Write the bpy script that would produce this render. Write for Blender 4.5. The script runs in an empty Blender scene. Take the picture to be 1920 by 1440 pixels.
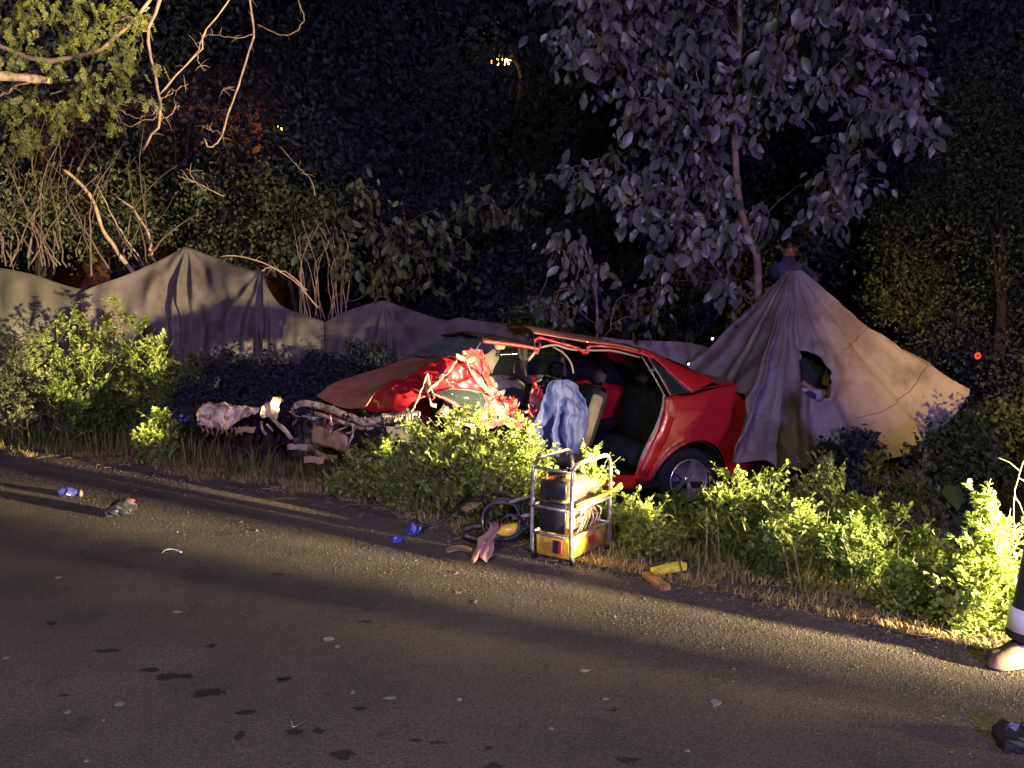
import bpy, math, random
import numpy as np
from mathutils import Vector, Matrix, noise as mnoise
random.seed(7); RNG = np.random.default_rng(7)
scene = bpy.context.scene
COL = scene.collection
PI = math.pi
# ---------------------------------------------------------------- camera
FPX, CAMH = 1663.0, 1.8
PITCH = math.atan(190 / FPX)
cam = bpy.data.cameras.new('camera'); cam.sensor_width = 36; cam.lens = 36 * FPX / 1920
cam.clip_start = 0.05; cam.clip_end = 2000
camo = bpy.data.objects.new('camera', cam); COL.objects.link(camo)
camo.location = (0, 0, CAMH); camo.rotation_euler = (PI / 2 - PITCH, 0, 0)
scene.camera = camo
# ---------------------------------------------------------------- night sky, vehicle lamps, added fill
scene.view_settings.view_transform = 'Standard'; scene.view_settings.look = 'None'
scene.view_settings.gamma = 1; scene.view_settings.exposure = 0; scene.view_settings.use_curve_mapping = False
w = bpy.data.worlds.new('World'); scene.world = w; w.use_nodes = True
nt = w.node_tree; bg = nt.nodes['Background']
sky = nt.nodes.new('ShaderNodeTexSky'); sky.sky_type = 'NISHITA'; sky.sun_disc = False
sky.sun_elevation = math.radians(-6); sky.sun_rotation = math.radians(200)
nt.links.new(sky.outputs[0], bg.inputs[0]); bg.inputs[1].default_value = 0.10

def lamp(kind, name, loc, energy, color, target=None, size=.1, **kw):
    l = bpy.data.lights.new(name, kind); l.energy = energy; l.color = color
    if kind == 'AREA': l.size = size
    elif kind == 'SUN': l.angle = size
    else: l.shadow_soft_size = size
    for k, v in kw.items(): setattr(l, k, v)
    o = bpy.data.objects.new(name, l); COL.objects.link(o); o.location = loc
    if target is not None:
        o.rotation_euler = (Vector(target) - Vector(loc)).to_track_quat('-Z', 'Y').to_euler()
    return o
# headlamps of the vehicle standing on the road just right of the view
def beam(o, hs, up, low, pw=1.0):
    """dipped-beam pattern of a real headlamp: soft cutoff above the horizontal, narrower sideways"""
    l = o.data; l.use_nodes = True; n = l.node_tree.nodes; K = l.node_tree.links; em = n['Emission']
    tc = n.new('ShaderNodeTexCoord'); sp = n.new('ShaderNodeSeparateXYZ'); K.new(tc.outputs['Normal'], sp.inputs[0])
    def mth(op, a, b=None):
        m = n.new('ShaderNodeMath'); m.operation = op
        for i_, v in enumerate((a, b)):
            if v is None: continue
            if isinstance(v, (int, float)): m.inputs[i_].default_value = v
            else: K.new(v, m.inputs[i_])
        return m.outputs[0]
    az = mth('ABSOLUTE', sp.outputs[2]); h = mth('DIVIDE', sp.outputs[0], az); v = mth('DIVIDE', sp.outputs[1], az)
    g = mth('EXPONENT', mth('MULTIPLY', mth('POWER', mth('ABSOLUTE', mth('DIVIDE', h, math.tan(math.radians(hs)))), 2.0), -1.0))
    mr = n.new('ShaderNodeMapRange'); mr.interpolation_type = 'SMOOTHSTEP'; K.new(v, mr.inputs['Value'])
    mr.inputs['From Min'].default_value = -.02; mr.inputs['From Max'].default_value = .05; mr.inputs['To Min'].default_value = 1; mr.inputs['To Max'].default_value = up
    m2 = n.new('ShaderNodeMapRange'); m2.interpolation_type = 'SMOOTHSTEP'; K.new(v, m2.inputs['Value'])
    m2.inputs['From Min'].default_value = -.17; m2.inputs['From Max'].default_value = -.05; m2.inputs['To Min'].default_value = low; m2.inputs['To Max'].default_value = 1
    K.new(mth('MULTIPLY', mth('MULTIPLY', mth('MULTIPLY', mr.outputs[0], m2.outputs[0]), g), pw), em.inputs['Strength'])
ca, sa = math.cos(math.radians(144.5)), math.sin(math.radians(144.5))
beam(lamp('SPOT', 'headlamp', (5.43, 2.2, .85), 88000, (1, .79, .41), (5.43 + 8 * ca, 2.2 + 8 * sa, .85), .11, spot_size=math.radians(120), spot_blend=.6), 10.0, .36, .22)
beam(lamp('SPOT', 'headlamp', (6.9, 1.15, .9), 30000, (1, .79, .41), (6.9 + 8 * ca, 1.15 + 8 * sa, .9), .05, spot_size=math.radians(110), spot_blend=.6), 9.8, .42, .20)
# side light of a second vehicle far to the right, touching the tarp corner and the bushes there
lamp('SPOT', 'side_lamp', (8.2, -1.6, 1.9), 13500, (1, .62, .12), (5.0, 9.4, 1.05), .06, spot_size=math.radians(17.5), spot_blend=1.0)
# roof beacons of the rescue truck behind the camera
lamp('POINT', 'blue_beacon', (2.5, -9.0, 4.6), 8600, (.30, .22, 1.0), None, .15)
lamp('POINT', 'red_beacon', (3.2, -9.2, 3.6), 1500, (1.0, .26, .30), None, .15)
lamp('POINT', 'fill_lamp', (-1.0, -1.4, 4.6), 1250, (.96, 1.0, .78), None, .3)  # added fill that lifts the near road and the shadows
moon = lamp('SUN', 'moonlight', (0, 0, 20), .004, (.6, .7, 1.0), (3, 5, 0), math.radians(.5))

# ---------------------------------------------------------------- helpers: geometry of the view -> real positions
_F = np.array([0, math.cos(PITCH), -math.sin(PITCH)]); _U = np.array([0, math.sin(PITCH), math.cos(PITCH)])
_R = np.array([1., 0, 0]); _C = np.array([0, 0, CAMH])
def ray(px, py): return _F + (px - 960) / FPX * _R + (720 - py) / FPX * _U
def at(px, py, Y):
    d = ray(px, py); return _C + d * (Y / d[1])
def gnd(px, py, z=0.0):
    d = ray(px, py); return _C + d * ((z - CAMH) / d[2])
EX = [-60, -5.44, -1.61, -.21, 1.03, 1.83, 2.47, 60]
EY = [9.27 + 54.56 * .62, 9.27, 7.28, 6.05, 5.16, 4.57, 4.1, 4.1 - 57.53 * .72]
def edgeY(x): return np.interp(x, EX, EY)
def sst(t): t = np.clip(t, 0, 1); return t * t * (3 - 2 * t)
def terr(x, y):
    x = np.asarray(x, float); y = np.asarray(y, float)
    s = (y - edgeY(x)) * .82
    z = -.42 * sst(s / 2.8) + .9 * sst((s - 5.0) / 3.0)
    z = z + .02 * np.sin(x * 2.3 + y * 1.1) * sst(s / .8) + .015 * np.sin(x * 5.1 - y * 4.3) * sst(s / .5)
    return z
def G(px, py):
    z = 0.0
    for _ in range(8):
        P = gnd(px, py, z); z = float(terr(P[0], P[1]))
    return gnd(px, py, z)

# ---------------------------------------------------------------- objects
LOCAL = set()
def rootof(o):
    while o.parent: o = o.parent
    return o
def thing(name, label, cat, loc=(0, 0, 0), group=None, local=None):
    o = bpy.data.objects.new(name, None); COL.objects.link(o); o.empty_display_size = .1
    o['label'] = label; o['category'] = cat
    if group: o['group'] = group
    if local is not None: o.matrix_world = local; LOCAL.add(o.name)
    else: o.location = tuple(float(v) for v in loc)
    return o
def tag(o, label, cat, group=None, kind=None):
    if label: o['label'] = label
    if cat: o['category'] = cat
    if group: o['group'] = group
    if kind: o['kind'] = kind
    return o
def offs(parent):
    if parent is None: return np.zeros(3)
    r = rootof(parent)
    return np.zeros(3) if r.name in LOCAL else np.array(r.location)
def link(name, verts, faces, mat, parent=None, smooth=True):
    verts = np.asarray(verts, float).reshape(-1, 3)
    if parent is None:
        c = verts.mean(axis=0); c[2] = verts[:, 2].min()
    else: c = offs(parent)
    me = bpy.data.meshes.new(name); me.from_pydata((verts - c).tolist(), [], faces)
    o = bpy.data.objects.new(name, me); COL.objects.link(o)
    if parent is None: o.location = c
    else: o.parent = parent
    for m in (mat if isinstance(mat, (list, tuple)) else [mat]): me.materials.append(m)
    if smooth: me.polygons.foreach_set('use_smooth', [True] * len(me.polygons))
    me.update()
    return o
def fastmesh(name, V, Fq, mat, parent=None, smooth=False):
    """V (n,3), Fq (m,3) triangles"""
    c = offs(parent) if parent is not None else np.array([V[:, 0].mean(), V[:, 1].mean(), V[:, 2].min()])
    me = bpy.data.meshes.new(name)
    n, m, k = len(V), len(Fq), Fq.shape[1]
    me.vertices.add(n); me.vertices.foreach_set('co', (V - c).astype(np.float32).ravel())
    me.loops.add(m * k); me.loops.foreach_set('vertex_index', Fq.astype(np.int32).ravel())
    me.polygons.add(m); me.polygons.foreach_set('loop_start', np.arange(0, m * k, k, dtype=np.int32))
    me.update(calc_edges=True)
    if smooth: me.polygons.foreach_set('use_smooth', [True] * m)
    me.materials.append(mat)
    o = bpy.data.objects.new(name, me); COL.objects.link(o)
    if parent is None: o.location = c
    else: o.parent = parent
    return o
class MB:
    def __init__(s): s.v = []; s.f = []
    def add(s, V, F):
        b = len(s.v); s.v += [tuple(map(float, p)) for p in V]; s.f += [tuple(b + i for i in q) for q in F]; return s
    def box(s, c, size, R=None, bev=0.0):
        c = np.array(c, float); h = np.array(size) / 2.
        R = np.eye(3) if R is None else np.array(R)
        if bev <= 0:
            V = [c + R @ (np.array([i, j, k]) * h) for i in (-1, 1) for j in (-1, 1) for k in (-1, 1)]
            return s.add(V, [(0, 1, 3, 2), (4, 6, 7, 5), (0, 4, 5, 1), (2, 3, 7, 6), (0, 2, 6, 4), (1, 5, 7, 3)])
        # rounded by chamfered outline (z up) with top/bottom insets
        hx, hy, hz = h; b = min(bev, hx * .9, hy * .9, hz * .9)
        ol = [(hx, hy - b), (hx - b, hy), (-hx + b, hy), (-hx, hy - b), (-hx, -hy + b), (-hx + b, -hy), (hx - b, -hy), (hx, -hy + b)]
        V = []
        for z, sc in ((-hz, 1), (-hz + b, 0), (hz - b, 0), (hz, 1)):
            for (x, y) in ol:
                if sc: x -= math.copysign(b * .8, x); y -= math.copysign(b * .8, y)
                V.append(c + R @ np.array([x, y, z]))
        F = [tuple(range(7, -1, -1)), tuple(range(24, 32))]
        for k in range(3):
            for i in range(8): F.append((k * 8 + i, k * 8 + (i + 1) % 8, k * 8 + 8 + (i + 1) % 8, k * 8 + 8 + i))
        return s.add(V, F)
    def tube(s, pts, r, seg=6, caps=True):
        P = [np.array(p, float) for p in pts]; n = len(P)
        rr = [r] * n if np.isscalar(r) else list(r)
        t0 = P[1] - P[0]; t0 /= np.linalg.norm(t0) + 1e-9
        a = np.cross(t0, [0, 0, 1.]);
        if np.linalg.norm(a) < .1: a = np.cross(t0, [1., 0, 0])
        a /= np.linalg.norm(a); V = []; F = []
        for i in range(n):
            t = P[min(i + 1, n - 1)] - P[max(i - 1, 0)]; t /= np.linalg.norm(t) + 1e-9
            a = a - t * (a @ t); a /= np.linalg.norm(a) + 1e-9; b = np.cross(t, a)
            for k in range(seg):
                an = 2 * PI * k / seg; V.append(P[i] + (a * math.cos(an) + b * math.sin(an)) * rr[i])
        for i in range(n - 1):
            for k in range(seg): F.append((i * seg + k, i * seg + (k + 1) % seg, (i + 1) * seg + (k + 1) % seg, (i + 1) * seg + k))
        if caps: F.append(tuple(range(seg - 1, -1, -1))); F.append(tuple(range((n - 1) * seg, n * seg)))
        return s.add(V, F)
    def lathe(s, prof, c, axis, seg=32):
        """prof: list of (r, h) along axis"""
        ax = np.array(axis, float); ax /= np.linalg.norm(ax)
        a = np.cross(ax, [0, 0, 1.]);
        if np.linalg.norm(a) < .1: a = np.cross(ax, [1., 0, 0])
        a /= np.linalg.norm(a); b = np.cross(ax, a); c = np.array(c, float); V = []; F = []
        for (r, h) in prof:
            for k in range(seg):
                an = 2 * PI * k / seg; V.append(c + ax * h + (a * math.cos(an) + b * math.sin(an)) * r)
        for i in range(len(prof) - 1):
            for k in range(seg): F.append((i * seg + k, i * seg + (k + 1) % seg, (i + 1) * seg + (k + 1) % seg, (i + 1) * seg + k))
        return s.add(V, F)
    def ball(s, c, r, seg=12, rings=8):
        r = np.array([r, r, r] if np.isscalar(r) else r, float); c = np.array(c, float); V = []; F = []
        for i in range(rings + 1):
            th = PI * i / rings
            for k in range(seg):
                ph = 2 * PI * k / seg; V.append(c + r * np.array([math.sin(th) * math.cos(ph), math.sin(th) * math.sin(ph), math.cos(th)]))
        for i in range(rings):
            for k in range(seg): F.append((i * seg + k, (i + 1) * seg + k, (i + 1) * seg + (k + 1) % seg, i * seg + (k + 1) % seg))
        return s.add(V, F)
    def grid(s, P):
        P = np.asarray(P, float); n, m = P.shape[:2]
        F = [(i * m + j, i * m + j + 1, (i + 1) * m + j + 1, (i + 1) * m + j) for i in range(n - 1) for j in range(m - 1)]
        return s.add(P.reshape(-1, 3), F)
    def build(s, name, mat, parent=None, smooth=True, solid=0, bevel=0):
        o = link(name, s.v, s.f, mat, parent, smooth)
        if solid:
            md = o.modifiers.new('thickness', 'SOLIDIFY'); md.thickness = solid; md.offset = 0
        if bevel:
            md = o.modifiers.new('edge', 'BEVEL'); md.width = bevel; md.segments = 2; md.limit_method = 'ANGLE'
        return o
def catmull(P, n):
    P = np.asarray(P, float); m = len(P)
    t = np.linspace(0, m - 1, n); i = np.clip(t.astype(int), 0, m - 2); f = (t - i)
    g = lambda k: P[np.clip(k, 0, m - 1)]
    p0, p1, p2, p3 = g(i - 1), g(i), g(i + 1), g(i + 2)
    f = f.reshape((-1,) + (1,) * (P.ndim - 1))
    return .5 * ((2 * p1) + (-p0 + p2) * f + (2 * p0 - 5 * p1 + 4 * p2 - p3) * f ** 2 + (-p0 + 3 * p1 - 3 * p2 + p3) * f ** 3)
def linres(P, n):
    P = np.asarray(P, float); m = len(P); t = np.linspace(0, m - 1, n); i = np.clip(t.astype(int), 0, m - 2)
    f = (t - i).reshape((-1,) + (1,) * (P.ndim - 1)); return P[i] * (1 - f) + P[i + 1] * f
def surf(C, nu, nv, crumple=0, fr=6.0, seed=0, fn=catmull):
    A = fn(np.asarray(C, float), nu); A = fn(A.transpose(1, 0, 2), nv).transpose(1, 0, 2)
    if crumple:
        for i in range(A.shape[0]):
            for j in range(A.shape[1]):
                q = Vector(A[i, j]) * fr + Vector((seed * 7.1, seed * 3.3, 0))
                d = mnoise.noise_vector(q); e = 1 - abs(mnoise.noise(q * 1.7)) * 3
                A[i, j] += (np.array(d) * .9 + np.array([.15, .6, .5]) * e * .5) * crumple
    return A
# ---------------------------------------------------------------- materials
def mat(name, col, rough=.6, metal=0, var=.25, scale=8, bump=0, bscale=40, spec=.5, dirt=None, dscale=3, coat=0, trans=0, emit=None, es=0, alpha=None):
    m = bpy.data.materials.new(name); m.use_nodes = True; n = m.node_tree.nodes; L = m.node_tree.links
    b = n['Principled BSDF']; tc = n.new('ShaderNodeTexCoord')
    b.inputs['Roughness'].default_value = rough; b.inputs['Metallic'].default_value = metal
    b.inputs['Specular IOR Level'].default_value = spec; b.inputs['Coat Weight'].default_value = coat
    b.inputs['Transmission Weight'].default_value = trans
    ns = n.new('ShaderNodeTexNoise'); ns.inputs['Scale'].default_value = scale; ns.inputs['Detail'].default_value = 6
    L.new(tc.outputs['Object'], ns.inputs['Vector'])
    mr = n.new('ShaderNodeMapRange'); mr.inputs['From Min'].default_value = .3; mr.inputs['From Max'].default_value = .7
    mr.inputs['To Min'].default_value = 1 - var; mr.inputs['To Max'].default_value = 1 + var
    L.new(ns.outputs['Fac'], mr.inputs['Value'])
    mx = n.new('ShaderNodeVectorMath'); mx.operation = 'SCALE'; mx.inputs[0].default_value = col[:3]
    L.new(mr.outputs[0], mx.inputs['Scale']); out = mx.outputs[0]
    if dirt:
        n2 = n.new('ShaderNodeTexNoise'); n2.inputs['Scale'].default_value = dscale; n2.inputs['Detail'].default_value = 8
        n2.inputs['Roughness'].default_value = .65; L.new(tc.outputs['Object'], n2.inputs['Vector'])
        r2 = n.new('ShaderNodeMapRange'); r2.inputs['From Min'].default_value = .47; r2.inputs['From Max'].default_value = .62
        L.new(n2.outputs['Fac'], r2.inputs['Value'])
        mm = n.new('ShaderNodeMix'); mm.data_type = 'RGBA'; L.new(r2.outputs[0], mm.inputs[0])
        L.new(out, mm.inputs[6]); mm.inputs[7].default_value = (*dirt, 1); out = mm.outputs[2]
    L.new(out, b.inputs['Base Color'])
    if bump:
        nb = n.new('ShaderNodeTexNoise'); nb.inputs['Scale'].default_value = bscale; nb.inputs['Detail'].default_value = 4
        L.new(tc.outputs['Object'], nb.inputs['Vector'])
        bp = n.new('ShaderNodeBump'); bp.inputs['Strength'].default_value = bump; bp.inputs['Distance'].default_value = .01
        L.new(nb.outputs['Fac'], bp.inputs['Height']); L.new(bp.outputs[0], b.inputs['Normal'])
    if emit: b.inputs['Emission Color'].default_value = (*emit, 1); b.inputs['Emission Strength'].default_value = es
    return m
def leafmat(name, col, col2, rough=.45, tr=.3, spec=.4):
    m = bpy.data.materials.new(name); m.use_nodes = True; n = m.node_tree.nodes; L = m.node_tree.links
    b = n['Principled BSDF']; b.inputs['Roughness'].default_value = rough; b.inputs['Specular IOR Level'].default_value = spec
    g = n.new('ShaderNodeNewGeometry'); oi = n.new('ShaderNodeObjectInfo')
    ad = n.new('ShaderNodeMath'); ad.operation = 'ADD'; L.new(g.outputs['Random Per Island'], ad.inputs[0]); L.new(oi.outputs['Random'], ad.inputs[1])
    fr = n.new('ShaderNodeMath'); fr.operation = 'FRACT'; L.new(ad.outputs[0], fr.inputs[0])
    mx = n.new('ShaderNodeMix'); mx.data_type = 'RGBA'; L.new(fr.outputs[0], mx.inputs[0])
    mx.inputs[6].default_value = (*col, 1); mx.inputs[7].default_value = (*col2, 1)
    L.new(mx.outputs[2], b.inputs['Base Color'])
    t = n.new('ShaderNodeBsdfTranslucent'); L.new(mx.outputs[2], t.inputs['Color'])
    ms = n.new('ShaderNodeMixShader'); ms.inputs[0].default_value = tr
    L.new(b.outputs[0], ms.inputs[1]); L.new(t.outputs[0], ms.inputs[2]); L.new(ms.outputs[0], n['Material Output'].inputs[0])
    return m
M = {}
M['red'] = mat('red_paint', (.30, .009, .013), .36, var=.12, coat=.35, bump=.05, bscale=14)
M['reddustsheen'] = mat('dusty_sheen_red_paint', (.34, .12, .08), .4, var=.25, dirt=(.26, .14, .10), dscale=4, coat=.15, bump=.08, bscale=20)  # brown holds dust and the bonnet's warm reflected sheen, painted in
M['redraw'] = mat('torn_red_metal', (.30, .03, .03), .45, var=.4, dirt=(.12, .06, .045), dscale=9, bump=.3, bscale=30)
M['bare'] = mat('bare_cream_metal', (.36, .29, .20), .45, metal=.15, var=.35, dirt=(.10, .07, .05), dscale=9, bump=.3, bscale=25)
M['cream'] = mat('torn_cream_metal', (.60, .48, .29), .5, var=.4, dirt=(.14, .08, .05), dscale=11, bump=.5, bscale=25)
M['tan'] = mat('tan_plastic', (.30, .19, .10), .5, var=.3, dirt=(.08, .05, .03), dscale=6)
M['black'] = mat('black_plastic', (.018, .018, .02), .45, var=.3, bump=.1)
M['dark'] = mat('dark_interior', (.022, .021, .023), .9, var=.4, spec=.12, bump=.5, bscale=12)
M['seat'] = mat('beige_upholstery', (.13, .11, .085), .9, var=.2, bump=.2, bscale=120)
M['trim'] = mat('pale_trim', (.26, .22, .17), .7, var=.15, dirt=(.15, .1, .08), dscale=8)
M['glass'] = mat('dark_glass', (.015, .02, .02), .06, var=.1, spec=.8)
M['crazed'] = mat('crazed_glass', (.10, .12, .12), .4, var=.7, scale=30, bump=.8, bscale=60, spec=.7)
M['rubber'] = mat('tyre_rubber', (.012, .012, .012), .85, var=.3, bump=.3, spec=.15)
M['alloy'] = mat('alloy_silver', (.42, .43, .44), .3, metal=.85, var=.12)
M['steel'] = mat('bright_steel', (.60, .57, .55), .32, metal=.7, dirt=(.25, .2, .17), dscale=18, var=.1)
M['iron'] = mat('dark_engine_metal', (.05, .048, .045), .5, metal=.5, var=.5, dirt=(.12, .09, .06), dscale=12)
M['yellow'] = mat('yellow_paint', (.78, .50, .04), .4, var=.12, dirt=(.30, .18, .04), dscale=7, coat=.2)
M['yellowbright'] = mat('bright_yellow_plastic', (.85, .78, .05), .5, var=.08, dirt=(.5, .42, .08), dscale=9)
M['brownblock'] = mat('orange_brown_block', (.34, .17, .06), .7, var=.3, dirt=(.14, .08, .04), dscale=14)
M['orange'] = mat('orange_plastic', (.55, .20, .04), .45, var=.15)
M['blue'] = mat('blue_sheet', (.008, .016, .09), .7, var=.15, bump=.3, bscale=14)
M['bluep'] = mat('blue_plastic_glint', (.05, .055, .24), .3, var=.3)  # blue plastic, also the painted colour of blue light glinting on debris
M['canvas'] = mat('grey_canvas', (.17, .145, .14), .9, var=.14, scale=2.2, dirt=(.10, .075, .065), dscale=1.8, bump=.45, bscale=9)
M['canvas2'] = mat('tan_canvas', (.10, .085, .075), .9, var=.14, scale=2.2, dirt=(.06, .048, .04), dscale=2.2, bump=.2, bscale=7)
M['sticker'] = mat('red_sticker', (.35, .04, .03), .5, var=.1)
M['bagcloth'] = mat('pale_bag_cloth', (.22, .21, .24), .8, var=.25, bump=.3)
M['white'] = mat('white_cloth', (.52, .52, .56), .6, var=.1)
M['pink'] = mat('pink_cloth', (.24, .135, .11), .85, var=.2, bump=.3)
M['skin'] = mat('skin', (.20, .085, .075), .5, var=.08)
M['cloth'] = mat('dark_blue_cloth', (.012, .014, .045), .9, var=.3, bump=.3)
M['trouser'] = mat('black_trousers', (.012, .012, .013), .9, var=.3, bump=.3)
M['boot'] = mat('tan_boot', (.075, .048, .030), .7, var=.25, bump=.3)
M['hair'] = mat('black_hair', (.006, .005, .005), .6)
M['bark'] = mat('brown_bark', (.17, .11, .075), .85, var=.35, scale=14, bump=.5, bscale=30)
M['palebark'] = mat('pale_bark', (.34, .24, .15), .85, var=.3, scale=12, bump=.5, bscale=30)
M['darkbark'] = mat('dark_bark', (.022, .018, .015), .95, var=.4, spec=.1)
M['stemdark'] = mat('grey_brown_bark', (.10, .07, .055), .9, var=.4, scale=9)
M['stem'] = mat('green_stem', (.13, .15, .05), .7)
M['shadecanvas'] = mat('shaded_olive_canvas', (.06, .055, .042), .9, var=.3, scale=2.2, dirt=(.05, .045, .035), dscale=1.6, bump=.2, bscale=7)  # darker copy of the tarp canvas, tree shade put into its colour
M['straw'] = mat('straw', (.32, .23, .11), .8, var=.3)
M['stone'] = mat('gravel', (.13, .10, .075), .9, var=.5, scale=30)
M['terra'] = mat('terracotta_wall', (.36, .14, .06), .85, var=.2, dirt=(.2, .08, .04), dscale=3)
M['rooft'] = mat('roof_tiles', (.12, .05, .03), .9)
M['weedleaf'] = leafmat('weed_leaf', (.12, .19, .03), (.27, .31, .075), .45, .35)
M['weedleaf2'] = leafmat('deep_weed_leaf', (.055, .10, .02), (.12, .155, .03), .5, .3)
M['greyleaf'] = leafmat('grey_green_leaf', (.09, .11, .05), (.15, .15, .075), .6, .25)
M['bigleaf'] = leafmat('broad_leaf', (.04, .055, .05), (.12, .12, .11), .4, .2, .45)
M['midleaf'] = leafmat('shrub_leaf', (.05, .07, .03), (.10, .11, .04), .5, .22)
M['acacia'] = leafmat('pinnate_leaf', (.085, .11, .02), (.17, .17, .035), .5, .35)
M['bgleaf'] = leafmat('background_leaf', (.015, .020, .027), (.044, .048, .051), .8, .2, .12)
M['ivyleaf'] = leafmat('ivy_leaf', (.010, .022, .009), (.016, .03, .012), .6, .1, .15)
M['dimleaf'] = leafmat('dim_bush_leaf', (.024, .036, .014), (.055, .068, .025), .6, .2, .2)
M['grass'] = leafmat('grass_blade', (.09, .12, .03), (.24, .19, .07), .6, .3)
M['drygrass'] = leafmat('dry_grass_blade', (.28, .20, .085), (.40, .30, .13), .7, .25)

def roadmat():
    m = bpy.data.materials.new('asphalt'); m.use_nodes = True; n = m.node_tree.nodes; L = m.node_tree.links
    b = n['Principled BSDF']; b.inputs['Roughness'].default_value = .8; b.inputs['Specular IOR Level'].default_value = .25
    tc = n.new('ShaderNodeTexCoord')
    def N(s, d=4, r=.5):
        x = n.new('ShaderNodeTexNoise'); x.inputs['Scale'].default_value = s; x.inputs['Detail'].default_value = d; x.inputs['Roughness'].default_value = r
        L.new(tc.outputs['Object'], x.inputs['Vector']); return x
    big = N(.9, 6, .6); fine = N(70, 8, .85); patch = N(3.2, 8, .7)
    v = n.new('ShaderNodeTexVoronoi'); v.inputs['Scale'].default_value = 130; L.new(tc.outputs['Object'], v.inputs['Vector'])
    cr = n.new('ShaderNodeValToRGB'); e = cr.color_ramp.elements
    e[0].position = .36; e[0].color = (.022, .021, .018, 1); e[1].position = .66; e[1].color = (.172, .150, .122, 1)
    L.new(fine.outputs['Fac'], cr.inputs[0])
    c2 = n.new('ShaderNodeValToRGB'); e = c2.color_ramp.elements
    e[0].position = .35; e[0].color = (.62, .62, .65, 1); e[1].position = .68; e[1].color = (1.15, 1.08, 1.0, 1)
    L.new(big.outputs['Fac'], c2.inputs[0])
    mu = n.new('ShaderNodeMix'); mu.data_type = 'RGBA'; mu.blend_type = 'MULTIPLY'; mu.inputs[0].default_value = 1
    L.new(cr.outputs[0], mu.inputs[6]); L.new(c2.outputs[0], mu.inputs[7])
    c3 = n.new('ShaderNodeValToRGB'); e = c3.color_ramp.elements
    e[0].position = .28; e[0].color = (.35, .35, .36, 1); e[1].position = .42; e[1].color = (1, 1, 1, 1)
    L.new(patch.outputs['Fac'], c3.inputs[0])
    m3 = n.new('ShaderNodeMix'); m3.data_type = 'RGBA'; m3.blend_type = 'MULTIPLY'; m3.inputs[0].default_value = .8
    L.new(mu.outputs[2], m3.inputs[6]); L.new(c3.outputs[0], m3.inputs[7])
    L.new(m3.outputs[2], b.inputs['Base Color'])
    ad = n.new('ShaderNodeMath'); ad.operation = 'SUBTRACT'; L.new(fine.outputs['Fac'], ad.inputs[0]); L.new(v.outputs['Distance'], ad.inputs[1])
    bp = n.new('ShaderNodeBump'); bp.inputs['Strength'].default_value = .9; bp.inputs['Distance'].default_value = .006
    L.new(ad.outputs[0], bp.inputs['Height']); L.new(bp.outputs[0], b.inputs['Normal'])
    return m
def dirtmat():
    m = mat('verge_soil', (.095, .070, .045), .95, var=.5, scale=25, dirt=(.045, .04, .025), dscale=2.5, bump=.9, bscale=60)
    return m
M['road'] = roadmat(); M['soil'] = dirtmat()
M['stain'] = mat('wet_stain', (.022, .020, .019), .5, var=.5, scale=40, bump=.6, bscale=130)
M['chip'] = mat('pale_plastic_chip', (.15, .145, .14), .6, var=.3)

# ---------------------------------------------------------------- ground and road
def ground():
    xs = np.concatenate([np.linspace(-300, -16, 14), np.linspace(-14, 12, 175), np.linspace(14, 300, 14)])
    ts = np.concatenate([np.linspace(0, 12, 110) ** 1.0, np.array([13, 15, 18, 25, 40, 80, 160, 400])])
    P = np.zeros((len(xs), len(ts), 3))
    for i, x in enumerate(xs):
        ey = float(edgeY(x)); jag = .07 * mnoise.noise(Vector((x * 2.2, 0, 0))) + .03 * mnoise.noise(Vector((x * 9, 3, 0)))
        y = ey + jag - .02 + ts
        P[i, :, 0] = x; P[i, :, 1] = y; P[i, :, 2] = terr(np.full_like(y, x), y)
        for j in range(len(ts)):
            if ts[j] < 12: P[i, j, 2] += (.02 * mnoise.noise(Vector((x * 3, y[j] * 3, 1))) + .012 * mnoise.noise(Vector((x * 11, y[j] * 11, 2)))) * min(1, ts[j] * 3)
        P[i, :2, 2] += .008
    mb = MB(); mb.grid(P.transpose(1, 0, 2)); o = mb.build('verge_ground', M['soil']); tag(o, None, None, kind='structure')
    mb = MB(); R = np.zeros((len(xs), 40, 3))
    tt = np.concatenate([np.linspace(0, 8, 36), [12, 30, 100, 400]])
    for i, x in enumerate(xs):
        R[i, :, 0] = x; R[i, :, 1] = float(edgeY(x)) + .25 - tt; R[i, :, 2] = -.012
        R[i, :, 2] += .012 * np.clip((tt - .25) / .06, 0, 1)
    mb.grid(R); o = mb.build('road', M['road']); tag(o, None, None, kind='structure')
    return o
ROAD = ground()
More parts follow.
